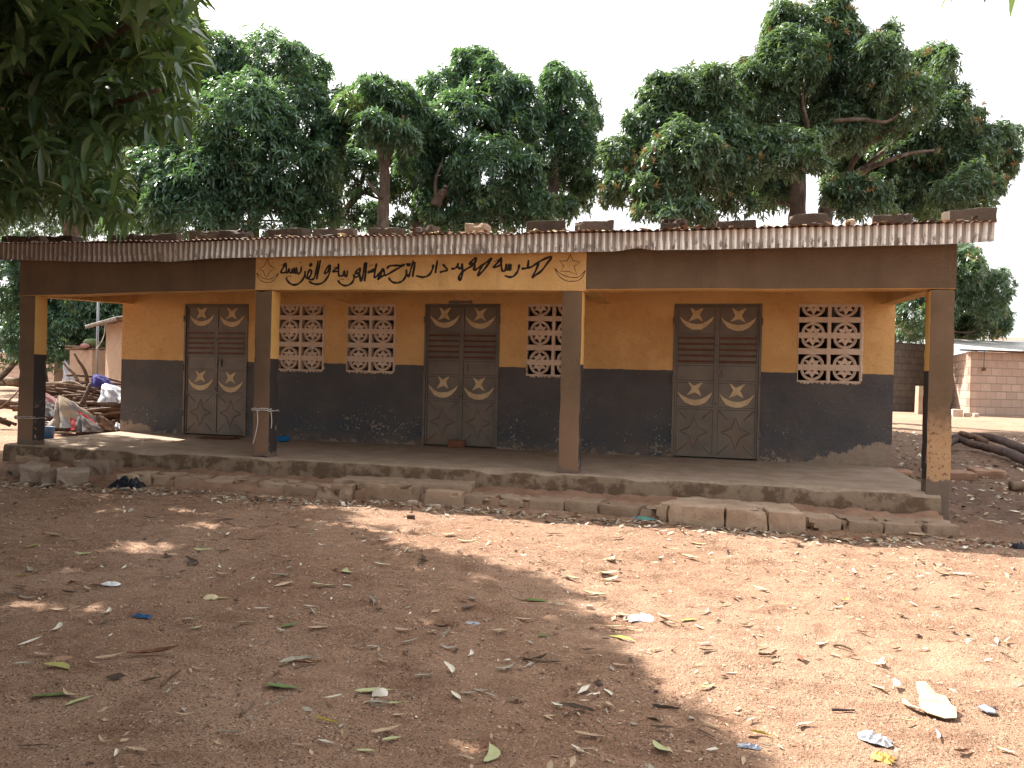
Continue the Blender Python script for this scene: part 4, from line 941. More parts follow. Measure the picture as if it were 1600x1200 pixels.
A = [(0,760,4,[(520,430,120,'pale'),(495,610,90,'tan'),(775,520,50,'white'),(420,565,70,'tan'),(375,765,100,'tan'),(1000,460,70,'tan'),(1060,440,60,'dark'),(1170,485,90,'dark'),(1270,400,90,'pale'),(1400,425,60,'dark'),(1000,245,35,'white'),(325,310,100,'tan'),(1400,245,90,'dark'),(1425,320,40,'white'),(1545,365,100,'brown'),(1190,885,60,'grey'),(1217,915,50,'pale'),(345,935,50,'white'),(655,820,55,'white'),(80,705,70,'grey'),(180,710,90,'grey'),(120,660,90,'brown'),(1385,555,50,'white'),(450,355,70,'tan'),(430,690,80,'dark'),(1530,880,80,'tan'),(160,525,50,'grey'),(245,530,45,'grey'),(650,490,50,'grey'),(1090,585,80,'grey'),(540,665,60,'tan'),(600,640,60,'brown'),(1250,365,60,'tan'),(940,215,60,'dark'),(1390,185,40,'tan')]),
     (400,760,4,[(35,270,60,'dark'),(335,315,40,'white'),(410,385,35,'white'),(775,515,60,'white'),(150,585,110,'grey'),(170,650,70,'tan'),(215,640,50,'grey'),(570,650,50,'white'),(720,755,70,'grey'),(335,795,60,'white'),(160,920,40,'white'),(385,905,90,'tan'),(1340,725,60,'grey'),(1330,775,60,'dark'),(1160,905,80,'dark'),(1310,368,90,'cream'),(1340,362,60,'cream'),(1050,318,60,'cream'),(1090,320,30,'dark'),(1200,322,60,'cream'),(1325,278,40,'tan'),(30,800,60,'white'),(230,275,80,'tan'),(670,345,50,'tan'),(795,357,55,'white'),(1020,490,60,'dark'),(690,297,25,'dark')]),
     (800,800,4,[(655,180,55,'brown'),(1160,205,80,'cream'),(1275,213,50,'cream'),(1005,230,50,'cream'),(600,297,60,'tan'),(635,303,70,'cream'),(490,400,40,'brown'),(520,402,40,'cream'),(600,398,90,'cream'),(600,425,100,'cream'),(505,525,110,'cream'),(250,575,45,'grey'),(290,577,45,'grey'),(930,287,35,'white'),(1105,297,75,'cream'),(375,440,60,'cream'),(685,657,60,'cream'),(630,728,80,'cream'),(730,735,55,'cream'),(775,750,70,'cream'),(680,805,100,'lime'),(960,655,60,'cream'),(1100,670,80,'lime'),(1195,625,60,'grey'),(1325,585,50,'tan'),(1195,825,40,'white'),(910,853,40,'cream'),(1560,825,65,'cream'),(1545,498,55,'cream'),(1450,690,75,'tan'),(75,670,100,'tan'),(200,790,50,'green'),(475,885,60,'dark'),(130,935,130,'dark'),(255,937,80,'dark'),(165,385,40,'cream'),(1380,292,40,'tan'),(1000,715,50,'cream'),(1175,710,45,'cream')]),
     (400,960,4,[(770,590,100,'grey'),(755,595,90,'grey'),(870,580,60,'pale'),(910,640,60,'tan'),(690,875,80,'pale'),(740,235,75,'grey'),(635,240,70,'tan'),(790,325,60,'tan'),(480,565,45,'white'),(1330,260,60,'white'),(1050,415,90,'grey'),(1200,385,70,'white'),(300,855,70,'tan'),(1310,925,90,'tan'),(1560,350,90,'grey'),(1410,455,50,'grey'),(1470,500,60,'grey'),(1330,490,70,'grey'),(440,818,60,'white'),(1200,220,80,'grey'),(400,95,80,'tan'),(345,345,40,'tan'),(850,820,40,'pale'),(1100,150,40,'tan')]),
     (800,960,4,[(1200,455,100,'pale'),(1155,310,60,'cream'),(1370,360,55,'white'),(600,500,50,'white'),(675,320,50,'tan'),(480,855,60,'tan'),(1240,690,75,'tan'),(1500,640,60,'grey'),(940,730,110,'dark'),(290,552,40,'white'),(410,855,40,'white'),(1585,795,40,'grey')]),
     (1200,800,4,[(950,150,90,'tan'),(520,390,50,'white'),(470,570,70,'lime'),(600,745,55,'brown'),(335,815,60,'cream'),(345,800,50,'cream'),(800,835,55,'brown'),(965,835,50,'cream'),(1430,805,55,'white'),(1500,820,70,'tan'),(30,895,60,'brown'),(55,935,80,'tan'),(405,878,55,'cream'),(1380,920,60,'white'),(1380,455,60,'cream'),(130,378,40,'cream'),(215,378,35,'cream'),(375,615,45,'grey'),(440,605,50,'white'),(720,925,50,'white'),(1050,600,25,'dark'),(760,400,30,'cream')]),
     (0,1000,4,[(450,350,110,'tan'),(190,68,60,'white'),(690,160,110,'tan'),(600,205,70,'tan'),(150,200,90,'grey'),(115,390,80,'tan'),(1260,215,100,'tan'),(850,740,110,'tan'),(660,645,80,'tan'),(1150,500,90,'tan'),(190,690,100,'dark'),(270,135,100,'tan'),(945,290,70,'dark'),(720,770,40,'white'),(1440,630,120,'grey')]),
     (1200,1000,4,[(235,525,100,'grey'),(870,500,70,'cream'),(690,130,50,'white'),(785,298,60,'white'),(1050,610,30,'white'),(1480,675,50,'cream'),(680,300,45,'cream')])]
for ox, oy, s, L in A:
    for x, y, l, c in L: leaf(ox + x / s, oy + y / s, l / s * 1.05, c)
def twig(px, r, mat, label, lift=.006):
    mb = MB(); pts = [ground(u, v) + np.array([0, 0, lift + r]) for u, v in px]; pts = catmull(pts, 3); n = len(pts)
    mb.tube(pts, [r * (1.1 - .5 * i / n) for i in range(n)], 7, jit=.15); tag(mb.build('twig', MT[mat], None, pts[0]), label, 'twig', 'twigs lying on the dirt')
twig([(1300,1107),(1318,1108),(1336,1111)], .006, 'darklog', 'dark straight twig on the sunlit dirt left of the cardboard')
twig([(776,1128),(790,1113),(801,1101)][::-1] if False else [(376,1129),(388,1115),(400,1101)], .006, 'stick', 'straw-coloured stick leading to a pale curled peel')
twig([(1092,1140),(1103,1146),(1116,1152)], .005, 'stick', 'pale straw lying aslant at the lower shadow border')
twig([(1216,841),(1232,842),(1247,843)], .006, 'stick', 'pale straight straw right on the roof shadow edge')
twig([(1302,1005),(1316,1007),(1331,1010)], .006, 'stick', 'pale straw on the sunlit dirt at right')
twig([(251,1081),(262,1070),(282,1059)], .005, 'log', 'thin brown twig in the shade at the lower left')
twig([(1185,1023),(1193,1024),(1203,1024)], .007, 'log', 'short brown twig on the sunlit dirt near the middle right')
twig([(365,989),(378,981),(398,976)], .005, 'stick', 'thin pale forked twig in the shade')
twig([(818,1032),(840,1038),(873,1034)], .006, 'stick', 'long crooked twig in the shade below the shadow border')
# fine litter nobody could count
def litter():
    n = 23000; xs = rng.uniform(-9, 6.5, n); ys = -8.3 + 7.4 * rng.random(n) ** .8
    keep = (vnoise(xs * 1.2, ys * 1.5, 61) + .5 * vnoise(xs * 4, ys * 4, 62)) > rng.uniform(-.5, .45, n); xs, ys = xs[keep], ys[keep]
    m = 2000; a = rng.uniform(-7.6, 4.4, m); b = np.interp(a, [-7.5, -4, -2.3, -.7, 1.2, 2.6, 4], [-1.32, -1.12, -1.2, -1.05, -1.22, -1.25, -.85]) - np.abs(rng.normal(0, .22, m)) + .02
    k = 4500; c = rng.uniform(4.2, 12, k); d = rng.uniform(-.6, 12, k)
    sz = np.concatenate([rng.gamma(2.0, .0105, len(xs)) + .008, rng.uniform(.02, .11, m), rng.uniform(.03, .14, k)])
    pts = list(zip(np.concatenate([xs, a, c]), np.concatenate([ys, b, d])))
    mi = np.concatenate([rng.choice(5, len(xs), p=[.36, .22, .18, .18, .06]), rng.choice(5, m, p=[.36, .28, .14, .12, .10]), rng.choice(5, k, p=[.25, .25, .2, .15, .15])])
    sz[len(xs) + m:][mi[len(xs) + m:] == 4] *= 1.2
    o = chips('leaf_litter', pts, np.minimum(sz, .15), gz, [MT['L_tan'], MT['L_grey'], MT['L_brown'], MT['L_dark'], MT['L_white']], mi, 'fine dry leaf crumbs and grit strewn over the yard', 'leaf litter')
litter()
def pebbles():
    n = 1300; V = []; Q = []
    base = np.array([(-1, -1, 0), (1, -1, 0), (1, 1, 0), (-1, 1, 0), (-.6, -.6, .9), (.6, -.6, .9), (.6, .6, .9), (-.6, .6, .9)], float)
    f = [(0, 1, 5, 4), (1, 2, 6, 5), (2, 3, 7, 6), (3, 0, 4, 7), (4, 5, 6, 7)]
    for i in range(n):
        x = rng.uniform(-8.5, 6.5); y = rng.uniform(-8, -1); r = .003 + rng.gamma(1.5, .0016); a = rng.random() * 6.3
        p = base * r * rng.uniform(.7, 1.3, (8, 3)); ca, sa = math.cos(a), math.sin(a); q = p.copy(); q[:, 0] = p[:, 0] * ca - p[:, 1] * sa; q[:, 1] = p[:, 0] * sa + p[:, 1] * ca
        q += (x, y, float(gz(x, y)) - .002); b = len(V); V += list(q); Q += [tuple(k + b for k in t) for t in f]
    tag(mesh_obj('gravel', V, Q, [MT['stone'], MT['darklog'], MT['soil']], None, None, True, np.repeat(rng.choice(3, n, p=[.45, .15, .40]), 5)), 'small loose gravel scattered over the dirt yard', 'gravel', kind='stuff')
pebbles()
for u, v, s, l in ((645, 791, .05, 'pale stone on the sunlit dirt just below the tan blocks, larger of two'), (683, 796, .035, 'pale stone on the sunlit dirt just below the tan blocks, smaller of two'), (922, 953 - 4, .02, 'tiny pale stone near the shadow border')):
    p = ground(u, v); tag(rough_box('pebble', MT['stone'], p[0] - s, p[0] + s, p[1] - s * .8, p[1] + s * .8, p[2] - .01, p[2] + s * .9, None, int(u), s * .5, .006, .02, 20), l, 'stone')
p = ground(642, 813); tag(rough_box('pebble', MT['log'], p[0] - .035, p[0] + .035, p[1] - .03, p[1] + .03, p[2] - .005, p[2] + .045, None, 8, .012, .006, .02, 20), 'dark brown clod alone on the sunlit dirt', 'clod')

# ------------------------------------------------------------------ yard to the right: huts, walls, logs
def gpoint(u, D, v=600):                        # ground point straight below the pixel column at distance D
    p = atD(u, v, D); p[2] = float(gbase(p[0], p[1])); return p
def slab_wall(mb, A, B, z0, z1, th, mi=0):
    A = np.array(A[:2]); B = np.array(B[:2]); d = (B - A) / np.linalg.norm(B - A); n = np.array([-d[1], d[0]]) * th
    c = [A, B, B + n, A + n]
    mb.hexa([(x, y, z0) for x, y in c], [(x, y, z1) for x, y in c], mi)
def sheet(name, A, B, C, mats, parent, zA, zC, pitch=.0765, amp=.01):
    """a corrugated sheet from the eave line A-B up to C (depth vector); the waves run along the depth"""
    A = np.array(A[:2]); B = np.array(B[:2]); L = np.linalg.norm(B - A); s = np.arange(0, L, pitch / 6); t = np.linspace(0, 1, 3)
    S, T = np.meshgrid(s, t); e = (B - A) / L; C = np.array(C)
    X = A[0] + e[0] * S + C[0] * T; Y = A[1] + e[1] * S + C[1] * T; Z = zA + (zC - zA) * T + amp * np.cos(2 * math.pi * S / pitch)
    n, m = X.shape; idx = np.arange(n * m).reshape(n, m); q = np.stack([idx[:-1, :-1], idx[:-1, 1:], idx[1:, 1:], idx[1:, :-1]], -1).reshape(-1, 4)
    top = np.stack([X, Y, Z], -1).reshape(-1, 3); b = len(top)
    V = np.concatenate([top, top - (0, 0, .012)]); Q = list(q) + list(q[:, ::-1] + b)
    for r in (0, n - 1): Q += [(idx[r, i], idx[r, i + 1], idx[r, i + 1] + b, idx[r, i] + b) for i in range(m - 1)]
    for c in (0, m - 1): Q += [(idx[i, c], idx[i + 1, c], idx[i + 1, c] + b, idx[i, c] + b) for i in range(n - 1)]
    return mesh_obj(name, V, np.array(Q), mats, parent)
D0 = 27.0
C0 = gpoint(1516, D0); ztop = atD(1516, 549, D0)[2]; R0 = gpoint(1700, 28.2); L0 = gpoint(1483, 31.0)
hut = thing('block_hut', 'low hut of pinkish cement blocks with a bright zinc roof, right of the school', 'hut', C0)
mb = MB(); slab_wall(mb, C0, R0, C0[2] - .3, ztop, .2); mb.build('wall', MT['pinkwall'], hut)
mb = MB(); dv = (L0 - C0)[:2]; dv /= np.linalg.norm(dv); slab_wall(mb, C0 + np.array([*(dv * .005), 0]), L0, C0[2] - .3, ztop + .002, -.2); mb.build('wall', MT['pinkwall'], hut)
e = (R0 - C0)[:2]; e /= np.linalg.norm(e); A_ = C0[:2] - e * .45 + np.array([.1, -.45])
sheet('roof', A_, A_ + e * 9, (-.25, 4.2), MT['white_sheet'], hut, ztop + .06, ztop + .66)
mb = MB(); A2 = C0 - np.array([e[0] * .5, e[1] * .5 + .25, 0]); slab_wall(mb, A2, A2 + np.array([e[0] * 6, e[1] * 6, 0]), ztop + .0, ztop + .05, .08); mb.build('eave_beam', MT['darklog'], hut)
mb = MB(); p = atD(1537, 575, D0 - .05); mb.tube([p + (0, -.02, .62), p + (0, -.02, -.0)], .012, 6); mb.box(p[0] - .06, p[0] + .06, p[1] - .05, p[1] - .0, p[2] - .1, p[2] + .02); mb.build('switch_cable', MT['log'], hut)
for (u, v, s, l) in ((1497, 657, .32, 'pale block leaning at the sunlit corner of the pink hut'), (1512, 660, .2, 'small pale block at the corner of the pink hut'), (1526, 661, .16, 'stone by the foot of the pink hut wall')):
    p = gpoint(u, D0 - .9); o = rough_box('loose_block', MT['stone'], p[0] - s / 2, p[0] + s / 2, p[1] - .1, p[1] + .1, p[2] - .02, p[2] + s * .75, None, int(u), .03, .02, .08, 6); tag(o, l, 'block')
gA, gB = gpoint(1385, 30), gpoint(1470, 31.5); gt = atD(1420, 536, 30.5)[2]
mb = MB(); slab_wall(mb, gA, gB, gA[2] - .3, gt, .2); tag(mb.build('compound_wall', MT['greywall'], None, gA), 'grey cement block wall seen between the school wall and its corner pillar', 'wall')
pA, pB = gpoint(1436.5, 27.5, 600), None
mb = MB(); p0 = gpoint(1437, 27.5); zt_ = atD(1437, 603, 27.5)[2]; mb.hexa([(p0[0] - .03, p0[1], p0[2] - .1), (p0[0] + .2, p0[1], p0[2] - .1), (p0[0] + .2, p0[1] + .3, p0[2] - .1), (p0[0] - .08, p0[1] + .3, p0[2] - .1)], [(p0[0] - .02, p0[1], zt_), (p0[0] + .2, p0[1], zt_), (p0[0] + .2, p0[1] + .3, zt_), (p0[0] - .06, p0[1] + .3, zt_)])
tag(mb.build('gate_post', MT['mud'], None, p0), 'short pale post in front of the grey block wall', 'post')
fh = gpoint(1572, 46); zt_ = atD(1590, 533, 46)[2]
far = thing('distant_house', 'distant low house with a tan roof edge above the pink hut', 'house', fh)
mb = MB(); mb.box(fh[0] + .2, fh[0] + 9, fh[1] + .2, fh[1] + 4, fh[2] - .3, zt_ - .02); mb.build('wall', MT['mud'], far)
sheet('roof', fh[:2] + np.array([-.5, -.4]), fh[:2] + np.array([9.5, -.4]), (0, 5.5), MT['roof'], far, zt_, zt_ + .5)
def wood(pts, r, mat, label, cat, name='log', group=None, n=10, jit=.12, steps=5):
    pts = catmull(pts, steps) if len(pts) > 2 else [np.array(p) for p in pts]; k = len(pts)
    if not hasattr(r, '__len__'): r = [r, r * .8]
    mb = MB(); mb.tube(pts, [r[0] + (r[1] - r[0]) * i / (k - 1) for i in range(k)], n, jit=jit)
    return tag(mb.build(name, MT[mat], None, tuple(pts[0] - np.array([0, 0, r[0]]))), label, cat, group)
def gp(u, v, up): p = ground(u, v); p[2] = float(gbase(p[0], p[1])) + up; return p
wood([gp(1470, 697, .14), gp(1500, 694, .16), gp(1535, 694, .17), gp(1565, 700, .15), gp(1600, 712, .12), gp(1660, 730, .10)], (.065, .095), 'darklog', 'long dark crooked log lying furthest back right of the school', 'log')
wood([gp(1478, 706, .12), gp(1497, 703, .20), gp(1518, 707, .17), gp(1540, 711, .15), gp(1572, 719, .14), gp(1605, 733, .13), gp(1650, 748, .1)], (.055, .10), 'darklog', 'dark branching log lying in front of another log right of the school', 'log')
wood([gp(1500, 700, .30), gp(1522, 699, .22), gp(1540, 702, .14)], (.05, .07), 'log', 'short brown limb lying across the two dark logs', 'branch')
wood([gp(1578, 766, .06), gp(1600, 767, .06), gp(1640, 769, .06)], (.07, .07), 'stick', 'pale cut log at the right edge with a dark end', 'log')
for u, v, w, l in ((1500, 748, .45, 'low rounded soil hump right of the corner pillar, nearer the school'), (1545, 746, .45, 'low rounded soil hump further right of the corner pillar'), (1410, 744, .3, 'crumbled soil lump at the broken end of the veranda floor')):
    p = ground(u, v); o = rough_box('soil_hump', MT['soil'], p[0] - w / 2, p[0] + w / 2, p[1] - .1, p[1] + .35, p[2] - .06, p[2] + .10, None, int(u), .07, .03, .05, 5); tag(o, l, 'soil hump')

# ------------------------------------------------------------------ yard to the left: firewood, cloths, hut, latrine, wall
PD = 16.6
def pile(u, v, dD=0.0): return atD(u, v, PD + dD)
WOODL = {'log': 'brown rough branch stacked in the firewood heap', 'stick': 'pale barkless branch stacked in the firewood heap'}
for i in range(130):
    v = rnd.uniform(604, 664); hgt = (668 - v) / 68; du = rnd.uniform(-75, 75); uc = 125 + rnd.uniform(-40, 70)
    dd = hgt * 1.6 + rnd.uniform(-.1, .5); L = rnd.uniform(22, 75)
    a = pile(uc - L, v + rnd.choice([8, 8, 24]) * rnd.uniform(-1, 1), dd + rnd.uniform(-.4, .6)); b = pile(uc + L, v + rnd.uniform(-9, 9), dd + rnd.uniform(-.4, .6)); m = (a + b) / 2 + np.array([0, 0, rnd.uniform(-.13, .13)])
    mt = rnd.choice(['log', 'log', 'stick']); r = rnd.uniform(.025, .065) * (1.15 if hgt < .5 else .8)
    wood([a, m, b], (r, r * .7), mt, WOODL[mt], 'branch', 'firewood', 'firewood heap left of the school: ' + mt, 8, .2, 4)
for i in range(12):
    u = rnd.uniform(-30, 22); v = rnd.uniform(628, 672); a = pile(u - 25, v + rnd.uniform(-8, 8), .4); b = pile(u + 22, v + rnd.uniform(-8, 8), .5)
    wood([a, (a + b) / 2 + np.array([0, 0, .03]), b], (.05, .035), 'log', 'brown branch lying left of the corner pillar in the low part of the heap', 'branch', 'firewood', 'firewood left of the corner pillar', 8, .25, 4)
wood([pile(137, 602, 1.2), pile(133, 580, 1.2), pile(122, 563, 1.2), pile(116, 552, 1.2)], (.045, .02), 'log', 'forked branch standing up out of the firewood heap', 'branch')
wood([pile(121, 595, .9), pile(116, 585, .9), pile(106, 575, .9), pile(98, 566, .9)], (.04, .02), 'stick', 'bent pale branch rising left of the forked one', 'branch')
wood([pile(128, 632, -.1), pile(137, 612, 0), pile(141, 600, .1)], (.05, .035), 'darklog', 'dark curved branch leaning on the front of the heap', 'branch')
wood([pile(-40, 655, .2), pile(0, 637, .2), pile(20, 620, .2), pile(34, 604, .3)], (.02, .016), 'stick', 'long thin curved pole at the far left', 'pole')
wood([gp(40, 684, .05), gp(62, 683, .06), gp(80, 681, .07)], (.05, .06), 'log', 'short cut log lying alone on the lit ground by the veranda', 'log')
def drape(name, mat, u0, u1, vt, vb, D, depth, label, cat, seed, peak=.5, n=30, m=12, pw=.9, mats=None, mif=None):
    """cloth hung over a heap: a cone-like tent of folds"""
    A0 = atD(u0, vb, D); B0 = atD(u1, vb, D); T0 = atD(u0 + (u1 - u0) * peak, vt, D + depth * .5); zb = min(A0[2], B0[2]); c = (A0 + B0) / 2; w = np.linalg.norm(B0 - A0) / 2
    V = []; Q = []; MI = []
    for j in range(m + 1):
        t = j / m
        for k in range(n):
            an = 2 * math.pi * k / n; fold = 1 + .26 * math.sin(an * 7 + seed) * t + .55 * float(vnoise(k * .7 + seed, j * .25, seed))
            r = t ** pw * fold
            x = T0[0] * (1 - t) + c[0] * t + r * w * math.cos(an); y = T0[1] * (1 - t) + (c[1] + depth * .5) * t + r * depth * .5 * math.sin(an)
            z = T0[2] + (zb - T0[2]) * t ** 1.25 + .05 * float(vnoise(k * .9, j * .8 + seed, seed + 3))
            V.append((x, y, z))
    for j in range(m):
        for k in range(n): Q.append((j * n + k, j * n + (k + 1) % n, (j + 1) * n + (k + 1) % n, (j + 1) * n + k))
    o = mesh_obj(name, V, Q, MT[mat], None, (c[0], c[1], zb)); return tag(o, label, cat)
drape('sack_cloth', 'cream', 66, 116, 618, 668, PD - 1.0, 1.0, 'cream and blue-grey sacking draped over the front of the firewood heap', 'sacking', 3, .52)
drape('red_cloth', 'red', 98, 128, 640, 671, PD - .9, .8, 'red cloth lying under the cream sacking', 'cloth', 5, .55)
drape('cloth', 'greyc', 112, 134, 648, 675, PD - .95, .6, 'grey and tan cloth crumpled beside the red cloth', 'cloth', 8, .5)
drape('cloth', 'pink', 55, 84, 612, 640, PD - .3, .6, 'faded pink cloth on the heap behind the corner pillar', 'cloth', 9, .3)
drape('cloth', 'log', 138, 172, 648, 672, PD - .5, .5, 'brown muddy sheet crumpled at the foot of the heap', 'sheet', 14, .4)
drape('plastic_sack', 'white', 150, 184, 600, 628, PD - .1, .9, 'white plastic sack with a blue corner lying on top of the heap', 'sack', 11, .4, pw=.6)
drape('cloth', 'navy', 133, 162, 585, 604, PD + .5, .6, 'violet-blue cloth on top of the heap beside the white sack', 'cloth', 12, .6, pw=.6)
drape('cloth', 'greyc', 60, 84, 628, 650, PD - .5, .5, 'blue-grey cloth behind the cream sacking', 'cloth', 13, .5)
drape('paper_scrap', 'white', 175, 190, 661, 671, 13.6, .3, 'white crumpled plastic on the lit ground at the wall corner', 'plastic scrap', 15, .5, 16, 6, .6)
def bucket():
    c = atD(73, 680, 15.0); c[2] = float(gbase(c[0], c[1])); mb = MB(); lathe(mb, [(.001, .0), (.11, .0), (.13, .24), (.145, .245), (.14, .23), (.118, .02), (.001, .02)], c); b = thing('bucket', 'small blue bucket standing by the cloths beside the corner pillar', 'bucket', c)
    mb.build('bucket_body', MT['blue'], b); mb = MB(); mb.tube([c + np.array([.14 * math.cos(a), 0.02, .245 + .10 * math.sin(a)]) for a in np.linspace(0, math.pi, 12)], .005, 6); mb.build('handle', MT['post'], b)
bucket()
# hut with a corrugated roof, its sunny face towards the firewood
hA = gpoint(164, 23.0); hB = gpoint(204, 20.0); zt_ = atD(180, 504, 21.6)[2]
hut2 = thing('mud_hut', 'small mud-walled hut with a striped zinc roof left of the school', 'hut', hA)
mb = MB(); slab_wall(mb, hA, hB, hA[2] - .3, zt_, .2); d = (hB - hA)[:2]; d /= np.linalg.norm(d); nrm = np.array([-d[1], d[0]])
E_ = hA + np.array([*(nrm * 3.5), 0]); mb.build('wall', MT['mud'], hut2)
mb = MB(); slab_wall(mb, E_, hA + np.array([*(nrm * .21), 0]), hA[2] - .3, zt_ + .01, .2); mb.build('wall', MT['mud'], hut2)
A_ = hA[:2] - d * .75 - nrm * .45; sheet('roof', A_, A_ + d * 5.0, nrm * 5.0, MT['zinc'], hut2, zt_ - .02, zt_ + .9, .20, .03)
mb = MB(); slab_wall(mb, np.array([*A_, 0]) + np.array([*(nrm * .02), 0]), np.array([*(A_ + d * 5.0), 0]) + np.array([*(nrm * .02), 0]), zt_ - .09, zt_ - .04, .05); mb.build('eave_beam', MT['log'], hut2)
mb = MB(); pts = [atD(u, v, 21.2) for u, v in ((150, 545), (158, 535), (163, 522), (165, 505))]; mb.tube(catmull(pts, 4), .012, 6); tag(mb.build('cable', MT['rope'], None, pts[0]), 'thin pale cable sagging from the mud hut', 'cable')
lA, lB = gpoint(108, 26.5), gpoint(143, 25.6); zt_ = atD(125, 547, 26)[2]
lat = thing('latrine', 'small square mud enclosure with sticks on top beyond the firewood', 'latrine', lA)
mb = MB(); slab_wall(mb, lA, lB, lA[2] - .3, zt_, 1.7); mb.build('wall', MT['mud'], lat)
mb = MB()
for i in range(9):
    p = atD(rnd.uniform(100, 150), rnd.uniform(541, 547), 25.7 + i * .15); q = p + np.array([rnd.uniform(.5, 1.1), rnd.uniform(-.2, .3), rnd.uniform(-.03, .03)]); mb.tube([p - (q - p) * .3, (p + q) / 2, q], .035, 6, jit=.2)
mb.build('roof_sticks', MT['log'], lat)
c = atD(143, 535, 25.9); mb = MB(); lathe(mb, [(.001, -.13), (.15, -.10), (.22, .0), (.16, .10), (.001, .13)], c, 18, sq=(1.35, .9)); tag(mb.build('green_bundle', MT['melon'], None, c - (0, 0, .13)), 'round pale green bundle lying on top of the mud enclosure', 'bundle')
c = atD(133, 540, 25.7); mb = MB(); lathe(mb, [(.001, -.08), (.10, -.06), (.14, .0), (.09, .06), (.001, .08)], c, 14, sq=(1.3, .8)); tag(mb.build('red_bundle', MT['pink'], None, c - (0, 0, .1)), 'small faded pink bundle beside the green one', 'bundle')
mb = MB(); p = gpoint(150.5, 25.0); mb.tube([p, (p[0], p[1], atD(150.5, 440, 25.0)[2])], .035, 10); tag(mb.build('metal_pole', MT['post'], None, p), 'thin grey metal pole standing left of the mud hut', 'pole')
mb = MB(); wA, wB = gpoint(-60, 50), gpoint(96, 44); slab_wall(mb, wA, wB, wA[2] - .3, atD(40, 552, 47)[2], .2); tag(mb.build('compound_wall', MT['pinkwall'], None, wA), 'low pinkish block wall far behind the firewood', 'wall')
mb = MB(); wA, wB = gpoint(84, 33), gpoint(116, 33.5); slab_wall(mb, wA, wB, wA[2] - .3, atD(90, 549, 33)[2], .2); tag(mb.build('compound_wall', MT['mud'], None, wA), 'short darker mud wall beside the mud enclosure', 'wall')
drape('plastic_sack', 'white', 92, 108, 563, 598, 24.5, .5, 'white plastic hung over a stick before the mud enclosure', 'plastic sheet', 21, .55)
wood([gpoint(-60, 34) + np.array([0, 0, .25]), gpoint(-20, 33.5) + np.array([0, 0, .3]), gpoint(32, 33) + np.array([0, 0, .25])], (.24, .2), 'stick', 'pale fallen trunk on the ground at the far left', 'log')

# ------------------------------------------------------------------ trees
LEAF_BITS = {}
def rosettes(Pn, Nn, k, length, width, droop, tint, rows=2, spread=(.9, 1.6), fold=0.0):
    """k long drooping leaves round every shoot tip"""
    n = len(Pn); P_ = np.repeat(Pn, k, 0); N0 = np.repeat(Nn, k, 0); m = n * k
    N0 = N0 / (np.linalg.norm(N0, axis=1, keepdims=True) + 1e-9)
    ref = np.where(np.abs(N0[:, 2:3]) > .9, np.array([[1., 0, 0]]), np.array([[0, 0, 1.]]))
    t1 = np.cross(N0, ref); t1 /= np.linalg.norm(t1, axis=1, keepdims=True); t2 = np.cross(N0, t1)
    az = np.tile(np.arange(k) * 2.399, n) + np.repeat(rng.uniform(0, 6.28, n), k) + rng.normal(0, .3, m); al = rng.uniform(spread[0], spread[1], m)
    d = N0 * np.cos(al)[:, None] + (t1 * np.cos(az)[:, None] + t2 * np.sin(az)[:, None]) * np.sin(al)[:, None]
    L = length * rng.uniform(.65, 1.15, m)[:, None]; W = width * rng.uniform(.75, 1.2, m)[:, None]
    dr = droop * rng.uniform(.5, 1.4, m)[:, None]
    P_ = P_ + N0 * (rng.uniform(-.35, .15, m)[:, None] * length)
    side = np.cross(d, np.array([[0, 0, 1.]])); side /= (np.linalg.norm(side, axis=1, keepdims=True) + 1e-6)
    tw = rng.normal(0, .5, m)[:, None]; upv = np.cross(side, d); side = side * np.cos(tw) + upv * np.sin(tw)
    prof = {2: [(.0, .25), (.5, 1.0), (1.0, .12)], 3: [(0, .2), (.33, .92), (.68, .85), (1.0, .06)], 5: [(0, .15), (.2, .72), (.42, 1.0), (.65, .9), (.85, .5), (1.0, .04)]}[rows]
    cols = 3 if fold else 2; V = np.empty((m, len(prof) * cols, 3)); p = P_.copy(); last = 0.0; dirv = d.copy()
    for i, (t, w) in enumerate(prof):
        p = p + dirv * L * (t - last); 
        if t > last: dirv = dirv + np.array([[0, 0, -1.]]) * dr * (t - last) * 1.6; dirv /= np.linalg.norm(dirv, axis=1, keepdims=True)
        last = t
        if cols == 2: V[:, i * 2] = p - side * W * w * .5; V[:, i * 2 + 1] = p + side * W * w * .5
        else:
            un = np.cross(side, dirv); V[:, i * 3] = p - side * W * w * .5 + un * W * w * fold; V[:, i * 3 + 1] = p; V[:, i * 3 + 2] = p + side * W * w * .5 + un * W * w * fold
    R_ = len(prof) - 1; base = np.arange(m)[:, None] * (len(prof) * cols); q = []
    for i in range(R_):
        for c in range(cols - 1): q.append([i * cols + c, i * cols + c + 1, (i + 1) * cols + c + 1, (i + 1) * cols + c])
    q = np.array(q); Q = (base[:, None, :] + q[None]).reshape(-1, 4)
    ti = np.clip(np.repeat(np.repeat(tint, k) + rng.normal(0, .10, m), len(q)), 0, 1)
    return V.reshape(-1, 3), Q, ti
